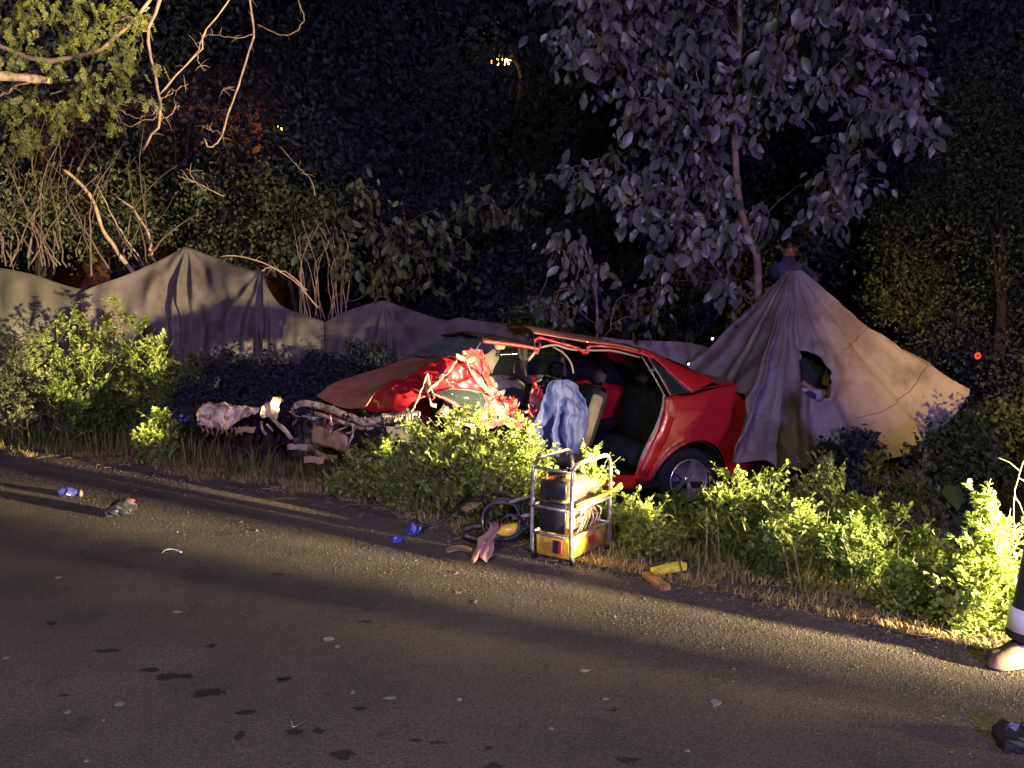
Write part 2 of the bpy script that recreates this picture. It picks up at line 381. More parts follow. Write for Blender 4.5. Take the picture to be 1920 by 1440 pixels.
# wet stains on the asphalt, each its own thin spill
def stain(px, py, wx, wy, sd):
    c = gnd(px, py, .004); rx = wx / 1663 * c[1] / 2 * .8; ry = abs(gnd(px, py - wy / 2)[1] - gnd(px, py + wy / 2)[1]) / 2 * .6
    n = 64; V = [c]; 
    for k in range(n):
        a = 2 * PI * k / n; r = 1 + .8 * mnoise.noise(Vector((math.cos(a) * 1.1 + sd * 5, math.sin(a) * 1.1, sd))) + .16 * mnoise.noise(Vector((math.cos(a) * 5 + sd * 5, math.sin(a) * 5, sd)))
        V.append(c + np.array([math.cos(a) * rx * r, math.sin(a) * ry * r, 0]))
    o = link('stain', V, [(0, 1 + k, 1 + (k + 1) % n) for k in range(n)], M['stain'], None, False)
    w_ = o.matrix_basis.copy(); o.parent = ROAD; o.matrix_parent_inverse = Matrix.Translation(-ROAD.location)
for i, s_ in enumerate([(325, 1268, 90, 18), (392, 1298, 72, 22), (280, 1255, 40, 12), (460, 1335, 45, 14), (552, 1372, 40, 20), (598, 1370, 34, 14),
                        (450, 1378, 22, 26), (640, 1415, 60, 26), (675, 1328, 34, 10), (780, 1388, 30, 9), (820, 1392, 40, 9), (532, 1272, 34, 10),
                        (396, 1210, 24, 12), (95, 1168, 26, 10), (928, 1435, 40, 18), (118, 1304, 22, 8), (200, 1220, 60, 12), (690, 1165, 22, 7), (915, 1402, 22, 9), (1155, 1330, 22, 8), (1180, 1425, 60, 16), (520, 1076, 18, 6), (530, 1275, 30, 8)]):
    stain(*s_, i + 1)

# ---------------------------------------------------------------- foliage tools
T_SM = (np.array([(0, 0, 0), (.42, -.5, .10), (.42, .5, .10), (1, 0, -.08), (.45, 0, 0)]),
        np.array([(0, 1, 4), (0, 4, 2), (1, 3, 4), (4, 3, 2)]))
T_LOBE = (np.array([(0, 0, 0), (.25, -.42, .06), (.45, -.22, .02), (.62, -.5, .08), (1, 0, -.1), (.62, .5, .08), (.45, .22, .02), (.25, .42, .06)]),
          np.array([(0, 1, 2), (0, 2, 6), (0, 6, 7), (2, 3, 4), (2, 4, 6), (6, 4, 5)]))
T_BIG = (np.array([(0, 0, 0), (.15, -.30, .03), (.5, -.5, .06), (.82, -.30, 0), (1, 0, -.14), (.82, .30, 0), (.5, .5, .06), (.15, .30, .03), (.35, 0, 0), (.7, 0, -.03)]),
         np.array([(0, 1, 8), (1, 2, 8), (2, 9, 8), (2, 3, 9), (3, 4, 9), (4, 5, 9), (5, 6, 9), (6, 8, 9), (6, 7, 8), (7, 0, 8)]))
T_QUAD = (np.array([(0, 0, 0), (.5, -.5, .05), (1, 0, -.05), (.5, .5, .05)]), np.array([(0, 1, 2), (0, 2, 3)]))
def frames(D, Nn):
    D = D / (np.linalg.norm(D, axis=1, keepdims=True) + 1e-9)
    S = np.cross(Nn, D); S /= np.linalg.norm(S, axis=1, keepdims=True) + 1e-9
    return D, S, np.cross(D, S)
def leafmesh(name, m, P, D, Nn, size, wr, T, parent=None, kind=None):
    P = np.asarray(P); D, S, Z = frames(np.asarray(D, float), np.asarray(Nn, float)); size = np.asarray(size)[:, None, None]
    t, f = T
    V = P[:, None, :] + size * (t[None, :, 0:1] * D[:, None, :] + wr * t[None, :, 1:2] * S[:, None, :] + t[None, :, 2:3] * Z[:, None, :])
    n = len(P); k = len(t)
    F = f[None] + (np.arange(n) * k)[:, None, None]
    o = fastmesh(name, V.reshape(-1, 3), F.reshape(-1, f.shape[1]), m, parent)
    if kind: o['kind'] = kind
    return o
def rdir(n): v = RNG.normal(size=(n, 3)); return v / np.linalg.norm(v, axis=1, keepdims=True)

def grass(name, label_kind, pts, h, m, lean=.35, wid=.006):
    n = len(pts); pts = np.asarray(pts)
    a = RNG.uniform(0, 2 * PI, n); d = np.stack([np.cos(a), np.sin(a), np.zeros(n)], 1); s = np.stack([-np.sin(a), np.cos(a), np.zeros(n)], 1)
    H = (h * RNG.uniform(.45, 1.25, n))[:, None]; ln = (RNG.uniform(.1, 1, n) * lean)[:, None] * H * 2
    w0 = wid * RNG.uniform(.6, 1.4, n)[:, None]; up = np.array([0, 0, 1.])
    V = np.stack([pts - s * w0, pts + s * w0, pts + up * H * .6 + d * ln * .4 - s * w0 * .7, pts + up * H * .6 + d * ln * .4 + s * w0 * .7, pts + up * H * (1 - .3 * ln / H) + d * ln], 1)
    f = np.array([(0, 1, 3), (0, 3, 2), (2, 3, 4)]); F = f[None] + (np.arange(n) * 5)[:, None, None]
    o = fastmesh(name, V.reshape(-1, 3), F.reshape(-1, 3), m); o['kind'] = 'stuff'; return o
def scatter(n, x0, x1, s0, s1, pw=1.0, clump=0, seed=0):
    x = RNG.uniform(x0, x1, n); s = s0 + (s1 - s0) * RNG.uniform(0, 1, n) ** pw; y = edgeY(x) + s / .82
    if clump:
        k = np.array([mnoise.noise(Vector((a * clump, b * clump, seed))) for a, b in zip(x, y)]) > -.02
        x, y = x[k], y[k]
    return np.stack([x, y, terr(x, y)], 1)
tag(grass('grass', '', scatter(26000, -9, 5, .15, 4.5, 1.0, 1.6, 1), .13, M['grass'], .5), 'short green grass and weeds growing on the sloping verge', 'grass')
tag(grass('dry_grass', '', scatter(26000, -9, 4, -.02, 1.1, 1.5, 2.4, 5), .06, M['drygrass'], 1.0, .004), 'dry straw coloured grass along the crumbling road edge', 'grass')
tag(grass('tall_grass', '', scatter(5200, -8, 3.5, .35, 2.2, 1, 2.0, 9), .34, M['grass'], .55, .006), 'tall thin grass blades standing among the roadside weeds', 'grass')
# gravel along the edge
def gravel():
    x = RNG.uniform(-8, 4.2, 9000); s = RNG.normal(.06, .13, 9000); s = np.where(RNG.random(9000) < .06, RNG.uniform(-1.5, .4, 9000), s)
    y = edgeY(x) + s; z = np.maximum(terr(x, y), 0) * (s > 0) + .002
    P = np.stack([x, y, np.where(s > 0, terr(x, y), .0)], 1); sz = RNG.uniform(.003, .012, 9000) * np.where(RNG.random(9000) < .03, 2.2, 1)
    t = np.array([(1, 0, 0), (0, 1, 0), (-1, 0, 0), (0, -1, 0), (0, 0, .8), (0, 0, -.3)]) ; f = np.array([(0, 1, 4), (1, 2, 4), (2, 3, 4), (3, 0, 4)])
    J = RNG.uniform(.6, 1.3, (9000, 6, 3)); V = P[:, None] + sz[:, None, None] * t[None] * J
    F = f[None] + (np.arange(9000) * 6)[:, None, None]
    o = fastmesh('gravel', V.reshape(-1, 3), F.reshape(-1, 3), M['stone']); tag(o, 'loose brown gravel strewn along the broken road edge', 'gravel', kind='stuff')
gravel()
def grit(n=70000):
    x = RNG.uniform(-9, 4.6, n); s = -np.abs(RNG.normal(0, .75, n)) + .25; y = edgeY(x) + s; k = y > 2.8; x, y, s = x[k], y[k], s[k]; n = len(x)
    z = np.where(s > 0, terr(x, y), 0.) + .0; P = np.stack([x, y, z], 1); sz = RNG.uniform(.0022, .0062, n)
    t = np.array([(1, 0, 0), (-.5, .87, 0), (-.5, -.87, 0), (0, 0, .8)]); f = np.array([(0, 1, 3), (1, 2, 3), (2, 0, 3)])
    V = P[:, None] + sz[:, None, None] * t[None] * RNG.uniform(.6, 1.4, (n, 4, 3)); F = f[None] + (np.arange(n) * 4)[:, None, None]
    o = fastmesh('grit', V.reshape(-1, 3), F.reshape(-1, 3), M['stone']); tag(o, 'fine grit thinning out from the verge over the asphalt', 'grit', kind='stuff')
grit()

def weed(px, Y, toppy, wpx, label, cat='weed', m='weedleaf', stems=13, nodes=17, ls=.036, group='weeds along the road edge', T=T_LOBE, fl=0):
    top = at(px, toppy, Y); bx, by = top[0], Y; bz = float(terr(bx, by)); Hh = top[2] - bz; Rr = wpx / FPX * Y / 2
    root = thing('weed', label, cat, (bx, by, bz), group)
    P = []; D = []; N_ = []; S = []; st = MB(); base = np.array([bx, by, bz]); fl_ = MB()
    for i in range(stems):
        a = RNG.uniform(0, 2 * PI); rr = Rr * 1.15 * math.sqrt(RNG.random()); hh = Hh * (RNG.uniform(.85, 1.0) if i < 2 else RNG.uniform(.28, .92) * (1 - .2 * rr / Rr))
        if i < 2: rr *= .35
        out = np.array([math.cos(a), math.sin(a), 0.]); b0 = base + out * rr * .45; kink = RNG.normal(0, .05 * Hh, 3) * [1, 1, 0]
        b0[2] = float(terr(b0[0], b0[1]))
        pts = [b0, b0 + out * rr * .2 + [0, 0, hh * .4] + kink, b0 + out * rr * .45 + [0, 0, hh * .75] - kink, b0 + out * rr * .75 + [0, 0, hh]]
        pts = catmull(pts, nodes + 2) + RNG.normal(0, .006, (nodes + 2, 3)); st.tube(pts, list(np.linspace(.005, .0015, nodes + 2)), 4, False)
        for k in range(1, nodes + 2):
            t = k / (nodes + 1)
            if RNG.random() > .12 + 1.0 * t: continue
            p = pts[k]; nb = 3 if t < .8 else 6
            bl = (.02 + .10 * math.sin(PI * min(1, t * 1.02)) ** .8) * (.6 + Hh * .55)
            # a side shoot carrying several leaves
            for q in range(2):
                an = RNG.uniform(0, 2 * PI); dv = np.array([math.cos(an), math.sin(an), RNG.uniform(.1, .9)]); dv /= np.linalg.norm(dv)
                lg = RNG.random() < .3; tip = p + (dv + [0, 0, .5 * lg]) * bl * (RNG.uniform(1.2, 2.1) if lg else RNG.uniform(.5, 1.2))
                if lg: st.tube([p, tip], .0015, 3, False)
                for _ in range(nb * 2 if lg else nb):
                    f_ = RNG.uniform(.25, 1); P.append(p + (tip - p) * f_ + RNG.normal(0, .006, 3))
                    d_ = dv * .7 + RNG.normal(0, .55, 3); D.append(d_); N_.append([RNG.normal(0, .5), RNG.normal(0, .5) , 1.]); S.append(ls * RNG.uniform(.5, 1.25))
        if fl and RNG.random() < .7:
            for _ in range(fl): 
                p = pts[-1] + RNG.normal(0, .03, 3); fl_.ball(p, RNG.uniform(.006, .011), 5, 3)
    leafmesh('foliage', M[m], P, D, N_, S, .62, T, root, 'stuff'); st.build('stem', M['stem'], root)['kind'] = 'stuff'
    if fl and fl_.v: fl_.build('blossom', M['trim'], root)['kind'] = 'stuff'
    return root
W = [
 (20, 10.2, 628, 90, 'pale green weed at the far left picture edge below the dark tarp'),
 (70, 10.5, 600, 90, 'bright leafy weed second from the left edge, in front of the tarp'),
 (128, 10.8, 545, 95, 'tallest flowering weed with pale heads, before the left tarp'),
 (198, 10.8, 562, 100, 'flowering weed right beside the tallest one, before the left tarp'),
 (262, 10.6, 600, 95, 'dark green weed under the peak of the left tarp'),
 (302, 10.4, 600, 85, 'upright bright weed spike below the peaked left tarp'),
 (350, 10.3, 655, 60, 'low dim weed at the right end of the left weed clump'),
 (160, 10.1, 660, 110, 'bushy lower weed in the middle of the left clump'),
 (283, 8.7, 772, 55, 'small lone weed on the verge left of the dark blue-lit wreckage piece'),
 (705, 7.3, 822, 90, 'small weed directly below the torn car grille'),
 (775, 7.05, 785, 105, 'weed bush covering the place of the front wheel'),
 (842, 6.9, 770, 125, 'large bright weed bush before the crumpled front fender'),
 (905, 6.75, 768, 135, 'large bright weed bush before the torn dashboard'),
 (808, 7.25, 812, 90, 'dense weed right against the sill of the car behind the large bushes'),
 (880, 7.05, 770, 100, 'weed with raised tips under the shattered mirror'),
 (740, 7.0, 860, 90, 'low weed in front of the hanging ribbed grille'),
 (930, 6.5, 850, 110, 'weed bulging forward over the coiled hose'),
 (965, 6.7, 762, 105, 'brightest overexposed weed left of the blue sheet'),
 (1000, 6.45, 812, 50, 'slim weed reaching up behind the left bar of the power unit'),
 (650, 7.3, 880, 60, 'low weed at the left foot of the central bush'),
 (1118, 6.35, 850, 75, 'weed rising behind the top of the power unit'),
 (1190, 5.95, 940, 75, 'bright weed just right of the yellow power unit'),
 (1225, 5.7, 1000, 60, 'low weed between power unit and yellow wedge'),
 (1268, 7.3, 935, 70, 'dim weed partly hiding the lower rear wheel'),
 (1330, 6.3, 930, 80, 'arching weed in front of the rear wheel'),
 (1378, 6.1, 878, 95, 'tall bright weed right of the rear wheel'),
 (1440, 6.05, 885, 110, 'tall bright weed below the left foot of the grey tarp'),
 (1500, 5.7, 935, 90, 'leafy weed standing on a bare forked stem below the grey tarp'),
 (1440, 5.35, 985, 70, 'weed close to the road edge, right of the yellow wedge'),
 (1560, 6.2, 868, 110, 'broad weed under the middle of the grey tarp'),
 (1600, 5.25, 965, 110, 'weed with drooping sprays at the road edge below the tarp'),
 (1690, 4.75, 1070, 80, 'low weed with long leaves left of the tall blazing weed'),
 (1760, 4.65, 1060, 100, 'low weed bush immediately left of the standing leg'),
 (1850, 4.45, 915, 80, 'tall blazing pale weed touching the standing leg at right'),
 (1885, 4.4, 950, 70, 'blazing weed nearest the right picture edge'),
 (1825, 4.4, 1030, 90, 'short weed at the foot of the tall blazing weed'),
]
for (a, b, c, d, l) in W:
    far = b > 10; weed(a, b, c, d, l, stems=19 if d > 80 else 13, nodes=19 if not far else 22, ls=.040 if b < 8 else .055, m='greyleaf' if a in (20, 70) else ('weedleaf' if a not in (262, 350, 160, 1560, 1600, 1440) else 'weedleaf2'), fl=5 if a in (128, 198) else 0)
for (a, b, c, d, l) in [(1640, 6.9, 838, 130, 'grey green bush overlapping the lower edge of the grey tarp'),
                        (1720, 6.8, 868, 100, 'grey green bush below the right corner of the grey tarp'),
                        (1545, 6.9, 850, 100, 'dim grey green bush at the folds of the grey tarp'),
                        (1660, 5.7, 950, 140, 'dark green bush filling the gap behind the roadside weeds'),
                        (1750, 5.6, 1000, 140, 'dark bush between the large ivy leaves and the road'),
                        (1480, 6.5, 930, 120, 'dark bush behind the tall weeds left of centre tarp')]:
    weed(a, b, c, d, l, 'bush', 'greyleaf' if b > 6.7 else 'weedleaf2', 15, 18, .038, 'bushes before the grey tarp')
# low ground cover tufts
P = scatter(9000, -8, 4.5, .25, 4.0, .9, 1.3, 4); n_ = len(P); P[:, 2] += RNG.uniform(0, .14, n_)
leafmesh('ground_cover', M['weedleaf2'], P, rdir(n_) + [0, 0, .5], RNG.normal(0, .6, (n_, 3)) + [0, 0, 1], RNG.uniform(.02, .06, n_), .55, T_LOBE, None, 'stuff')
tag(bpy.context.scene.objects['ground_cover'], 'low leafy ground cover spreading over the verge', 'ground cover')
# dead twigs and straw lying by the road edge
tw = MB()
for i in range(170):
    p = scatter(1, -6.5, 2.6, .0, .5)[0]; a = RNG.uniform(0, 2 * PI); l_ = RNG.uniform(.04, .22)
    q = p + [0, 0, .012]; tw.tube([q, q + [math.cos(a) * l_ / 2, math.sin(a) * l_ / 2, .025 * RNG.random()], q + [math.cos(a + .4) * l_, math.sin(a + .4) * l_, .0]], RNG.uniform(.001, .003), 4, False)
tag(tw.build('straw_litter', M['straw']), 'broken straw and dry twigs littered on the road edge', 'litter', kind='stuff')

# ---------------------------------------------------------------- trees
def limb(pxs, Y, r0, r1, mb, n=14, jit=.008):
    Ys = [Y] * len(pxs) if np.isscalar(Y) else Y
    pts = catmull([at(p[0], p[1], y) for p, y in zip(pxs, Ys)], n) + RNG.normal(0, jit, (n, 3))
    mb.tube(pts, list(np.linspace(r0, r1, n) * (1 + .18 * np.sin(np.arange(n) * 2.3 + px_seed(pxs)))), 6)
    if n >= 14 and max(r0, r1) < .03:                                        # fine side twigs
        for _ in range(7):
            p = pts[RNG.integers(2, n - 1)]; d = rdir(1)[0] * RNG.uniform(.05, .17); mb.tube([p, p + d * .5 + [0, 0, .012], p + d], [.003, .002, .001], 4, False)
    return pts
def px_seed(pxs): return float(pxs[0][0]) * .1
def broad_tree(name, label, trunk_px, Yt, r0, clusters, Yc, leafsz, m, bark, nleaf=9, part_leaves=300, cat='tree', group=None, spread=1.0, vis=True):
    b = at(*trunk_px[-1], Yt); b[2] = float(terr(b[0], b[1]))
    root = thing(name, label, cat, b, group); tb = MB()
    tp = catmull([at(p[0], p[1], Yt) for p in trunk_px] + [b], 26); tb.tube(tp, list(np.linspace(r0 * .55, r0, 26)), 8)
    tb.build('trunk', M[bark], root); br = MB()
    P = []; D = []; N_ = []; S = []; nodes = [p for p in tp]
    C3 = []
    for (cx, cy, r) in clusters:
        Y = Yc + RNG.uniform(-.8, .7); C3.append((at(cx, cy, Y), r / FPX * Y))
    C3.sort(key=lambda q: np.min(np.linalg.norm(tp - q[0], axis=1)))
    for (c, R) in C3:
        A_ = np.array(nodes); j = int(np.argmin(np.linalg.norm(A_ - (c + [0, 0, -.25]), axis=1))); s = A_[j]
        mid = (s + c) / 2 + [0, 0, .04] + RNG.normal(0, .05, 3)
        pts = catmull([s, mid, c + [0, 0, R * .4]], 9) + RNG.normal(0, .008, (9, 3)); pts[0] = s
        ds = np.linalg.norm(c - tp, axis=1).min(); br.tube(pts, list(np.linspace(max(.004, .011 - .006 * ds), .003, 9)), 5); nodes.append(pts[5]); nodes.append(pts[-1])
        for k in range(nleaf):
            p = c + RNG.normal(0, .62, 3) * [R, R * .9, R] * spread; hang = RNG.normal(0, .5, 3) + (p - c) / max(R, .01) * .35; hang[2] = -abs(hang[2]) - .45
            P.append(p); D.append(hang); n0 = np.array([RNG.normal(0, .7), -.9, RNG.uniform(-.2, .9)]); N_.append(n0); S.append(leafsz * RNG.uniform(.5, 1.25))
            if RNG.random() < .35: br.tube([c, (c + p) / 2 + [0, 0, .02], p], .0022, 4, False)
    br.build('branches', M[bark], root)['kind'] = 'stuff'
    P = np.array(P); D = np.array(D); N_ = np.array(N_); S = np.array(S)
    idx = RNG.permutation(len(P)); a = idx[:part_leaves]; b_ = idx[part_leaves:]
    t, f = T_BIG; me = bpy.data.meshes.new('leaf'); tv = t * [1, .50, 1]
    me.from_pydata(tv.tolist(), [], f.tolist()); me.materials.append(M[m]); me.polygons.foreach_set('use_smooth', [True] * len(f))
    Dn, Sn, Zn = frames(D, N_); off = np.array(root.location)
    for i in a:
        o = bpy.data.objects.new('leaf', me); COL.objects.link(o); o.parent = root
        A = np.eye(4); A[:3, 0] = Dn[i] * S[i]; A[:3, 1] = Sn[i] * S[i]; A[:3, 2] = Zn[i] * S[i]; A[:3, 3] = P[i] - off
        o.matrix_basis = Matrix(A.tolist())
    if len(b_): leafmesh('foliage', M[m], P[b_], D[b_], N_[b_], S[b_] * RNG.uniform(.55, 1.1, len(b_)), .52, T_BIG, root, 'stuff')
    return root
RT = [(1100,30,45),(1135,60,40),(1060,65,25),(1075,110,30),(1110,140,40),(1180,60,45),(1240,50,50),(1300,30,50),(1360,40,45),(1300,100,50),(1250,130,45),(1350,100,45),(1385,140,35),(1430,100,40),(1460,60,45),(1500,30,40),(1540,60,45),(1580,30,45),(1620,50,45),(1660,40,45),(1690,80,35),(1560,110,40),(1600,130,45),(1640,100,40),(1700,150,35),(1720,185,35),(1610,170,40),(1640,200,35),(1540,165,30),(1460,140,35),(1420,160,35),(1395,205,45),(1400,240,35),(1350,240,30),(1290,240,35),(1270,190,40),(1235,160,35),(1240,260,35),(1300,280,35),(1250,300,35),(1330,310,35),(1185,340,40),(1170,370,35),(1150,300,35),(1210,370,35),(1260,360,35),(1300,350,35),(1340,360,30),(1600,250,35),(1650,210,30),(1700,220,30),(1580,300,40),(1610,340,40),(1560,350,35),(1540,400,35),(1575,390,30),(1350,430,35),(1380,440,30),(1430,415,26),(1270,420,40),(1250,400,30),(1200,400,25),(1350,510,30),(1365,545,20),(1250,490,35),(1240,540,30),(1300,470,25),(1080,325,30),(1090,350,20),(1480,200,30),(1500,110,30),(1320,180,40),(1200,200,40),(1170,130,40),(1220,90,40),(1730,240,25)]
broad_tree('broadleaf_tree', 'slender tree with large drooping leaves tinted violet, thin trunk behind the car roof', [(1383, -60), (1388, 60), (1382, 140), (1378, 250), (1385, 370), (1405, 450), (1422, 525)], 10.2, .05, RT + [(x, y - 70, 50) for (x, y, r) in RT if y < 70], 9.9, .172, 'bigleaf', 'bark', 34)
broad_tree('broadleaf_shrub', 'pale leaved shrub behind the car roof, left of the thin trunk', [(1090, 440), (1110, 520), (1120, 600)], 10.3, .02,
           [(1070,475,32),(1095,500,30),(1115,535,30),(1075,550,22),(1120,505,25),(1050,450,22),(1200,600,30),(1225,575,25),(1090,460,25),(1040,580,20),(1180,560,22),(1150,590,25),(1010,565,18)], 10.0, .14, 'bigleaf', 'bark', 15, 60, 'shrub')
broad_tree('broadleaf_shrub', 'dim shrub with hanging leaves behind the middle tarp peak', [(620, 400), (640, 480), (640, 600)], 12.6, .025,
           [(620,455,35),(655,475,35),(700,440,38),(725,500,35),(755,535,32),(722,540,25),(800,500,38),(830,470,35),(845,500,32),(640,500,30),(690,510,32),(770,480,35),(700,395,35),(650,400,35),(760,420,35),(820,430,32),(600,400,30),(740,455,30),(680,350,30),(560,470,25),(870,400,35),(920,380,30),(960,400,30),(1000,350,30)], 12.2, .165, 'midleaf', 'bark', 24, 120, 'shrub')
# fine leaved tree overhanging top left
def acacia():
    b = np.array([-6.6, 9.9, float(terr(-6.6, 9.9))]); root = thing('thorn_tree', 'fine leaved tree hanging over the left tarp with a broken pale limb', 'tree', b)
    tb = MB(); tb.tube(catmull([b, b + [-.2, -.3, 1.6], at(-160, 190, 8.9), at(-200, -60, 8.4)], 16), list(np.linspace(.16, .10, 16)), 10); tb.build('trunk', M['palebark'], root)
    l = MB(); limb([(-170, 150), (-60, 148), (-20, 142), (45, 147), (98, 152)], 8.2, .055, .035, l); l.build('broken_limb', M['palebark'], root)
    l = MB()
    limb([(-40, 220), (0, 180), (40, 158), (80, 150)], 8.2, .012, .008, l)
    limb([(-180, 20), (-50, 60), (60, 110), (180, 95), (250, 40), (300, -30)], 8.3, .03, .012, l)
    limb([(305, -20), (292, 20), (278, 70), (290, 130), (298, 180), (301, 225), (285, 255), (267, 282)], 8.3, .016, .010, l)
    limb([(298, 180), (340, 130), (375, 95), (385, 60), (430, 0), (450, -40)], 8.5, .008, .006, l)
    limb([(298, 190), (325, 172), (355, 155)], 8.5, .004, .002, l); limb([(385, 60), (370, 110), (385, 130)], 8.5, .004, .002, l)
    limb([(215, 215), (225, 230), (245, 236), (280, 224), (302, 222)], 8.3, .005, .003, l); limb([(302, 222), (318, 218), (335, 197)], 8.3, .004, .003, l)
    limb([(218, 200), (250, 190), (298, 195)], 8.2, .004, .003, l); limb([(220, 205), (260, 222), (295, 205)], 8.4, .004, .003, l)
    limb([(215, 40), (250, 30), (280, 15)], 8.3, .008, .006, l)
    l.build('branch', M['bark'], root)
    P = []; D = []; N_ = []; S = []; tws = MB()
    cl = [(40,40,42),(100,20,42),(160,50,42),(220,30,40),(60,90,36),(130,75,38),(190,90,36),(240,80,30),(110,120,34),(170,140,32),(222,125,34),(192,180,30),(232,165,26),(50,190,34),(92,205,32),(30,235,34),(60,255,28),(110,235,26),(150,200,26),(205,225,20),(165,60,34),(270,30,26),(20,110,30),(10,40,40),(5,200,34),(60,10,40),(230,5,36),(-40,60,60),(-50,180,60),(300,120,12),(285,185,14),(160,10,40),(150,165,24),(240,110,26), (120, 190, 22), (20, 280, 16), (45, 270, 14)]
    for (cx, cy, r) in cl:
        for s in range(int(r * .62)):
            Y = 8.3 + RNG.normal(0, .32); c = at(cx + RNG.normal(0, r * .5), cy + RNG.normal(0, r * .42), Y)
            a = RNG.uniform(0, 2 * PI); dr = np.array([math.cos(a) * .5, math.sin(a) * .5, -RNG.uniform(.2, 1.2)]); dr /= np.linalg.norm(dr); ln = RNG.uniform(.06, .14)
            side = np.cross(dr, rdir(1)[0]); side /= np.linalg.norm(side); nn = np.cross(dr, side); tws.tube([c, c + dr * ln], .0015, 3, False)
            for k in range(8):
                q = c + dr * ln * (k + 1) / 8
                for sg in (-1, 1): P.append(q); D.append(side * sg + dr * .35 + RNG.normal(0, .12, 3)); N_.append(nn + RNG.normal(0, .2, 3)); S.append(RNG.uniform(.016, .036))
    leafmesh('foliage', M['acacia'], P, D, N_, S, .42, T_QUAD, root, 'stuff'); tws.build('twig', M['stem'], root)['kind'] = 'stuff'
acacia()
def brush():
    b = np.array([-5.9, 11.2, float(terr(-5.9, 11.2))]); root = thing('dead_brush', 'tangle of bare grey stems behind the left weeds', 'brush', b)
    for pts, r in (([(118, 318), (150, 345), (178, 385), (190, 425), (215, 465), (242, 502)], .030), ([(218, 368), (250, 392), (270, 425), (283, 455), (284, 482)], .018),
                   ([(182, 345), (200, 385), (225, 430), (246, 462)], .010), ([(-10, 496), (60, 500), (95, 512), (135, 530)], .045)):
        l = MB(); q = limb(pts, 12.2 if r < .04 else 11.45, r * .7, r, l)
        if r < .04: l.tube(catmull([q[-1], q[-1] + [.1, .3, -.5], [q[-1][0] + .2, 12.6, terr(q[-1][0], 12.6)]], 6), r, 6); l.build('stem', M['palebark'], root)
    l = MB()
    for i in range(34):
        x0 = random.choice([random.uniform(-40, 110), random.uniform(60, 290)]); lean = random.uniform(-150, 130); top = random.uniform(215, 400); y0 = random.uniform(470, 530)
        bow = random.uniform(-45, 45); r_ = random.choice([.006, .009, .013, .018])
        limb([(x0, y0), (x0 + lean * .25 + bow * .5, y0 * .72 + top * .28), (x0 + lean * .6 + bow, y0 * .4 + top * .6), (x0 + lean, top + abs(lean) * .12)], random.uniform(11.9, 12.8), r_, .003, l, 10, .012)
        if i % 3 == 0: limb([(x0 + lean * .3, y0 * .68 + top * .32), (x0 + lean * .1 + 30, y0 * .45 + top * .55), (x0 + 60, top + 20)], 12.1, .005, .002, l, 8, .01)
    for i in range(9):
        x0 = random.uniform(0, 120); limb([(x0, 500), (x0 + random.uniform(-40, 40), 440), (x0 + random.uniform(-110, 90), random.uniform(300, 400))], 11.9, .011, .004, l, 8, .01)
    l.build('twigs', M['stemdark'], root)['kind'] = 'stuff'
brush()
def vines():
    for lab, pts, Y, r in (('long bare vine hanging down to a hooked tip over the left tarp', [(462, -60), (467, 0), (476, 60), (462, 110), (448, 160), (430, 205), (420, 245), (405, 270), (390, 275), (383, 258)], 9.6, .012),
                           ('thin vine looping at the top, left of the glowing lamp', [(556, -40), (560, 5), (570, 30), (560, 55), (540, 65), (515, 62), (482, 46)], 9.8, .006)):
        root = thing('hanging_vine', lab, 'vine', at(*pts[0], Y)); l = MB(); limb(pts, Y, r, r * .6, l, 30, .004); l.build('stem', M['bark'], root)
        if r > .01:
            l = MB(); limb([(476, 65), (435, 72), (400, 65), (385, 70)], Y, .004, .003, l); limb([(440, 170), (425, 165), (415, 170)], Y, .003, .002, l); limb([(415, 250), (395, 245), (380, 235)], Y, .003, .002, l); l.build('side_twigs', M['bark'], root)['kind'] = 'stuff'
    root = thing('bare_shrub', 'bare pale twigs arching between the two left tarp peaks', 'shrub', [at(560, 560, 11.3)[0], 11.3, float(terr(-2.7, 11.3))])
    l = MB(); limb([(415, 482), (440, 480), (470, 485), (500, 497), (540, 518), (575, 550), (598, 578)], 11.0, .006, .010, l); limb([(490, 510), (505, 502), (540, 515), (575, 545)], 11.0, .006, .009, l)
    limb([(335, 330), (370, 345), (420, 368)], 11.2, .004, .007, l); limb([(350, 315), (370, 345), (385, 355)], 11.2, .003, .005, l); limb([(525, 275), (550, 305), (575, 330), (592, 362)], 11.2, .003, .006, l)
    for i in range(16):
        x = 560 + i * 6; limb([(x, 600), (x + random.uniform(-20, 15), 500), (x + random.uniform(-40, 30), random.uniform(400, 470))], 12.2, .007, .003, l, 8, .01)
    l.build('stems', M['palebark'], root)['kind'] = 'stuff'
vines()
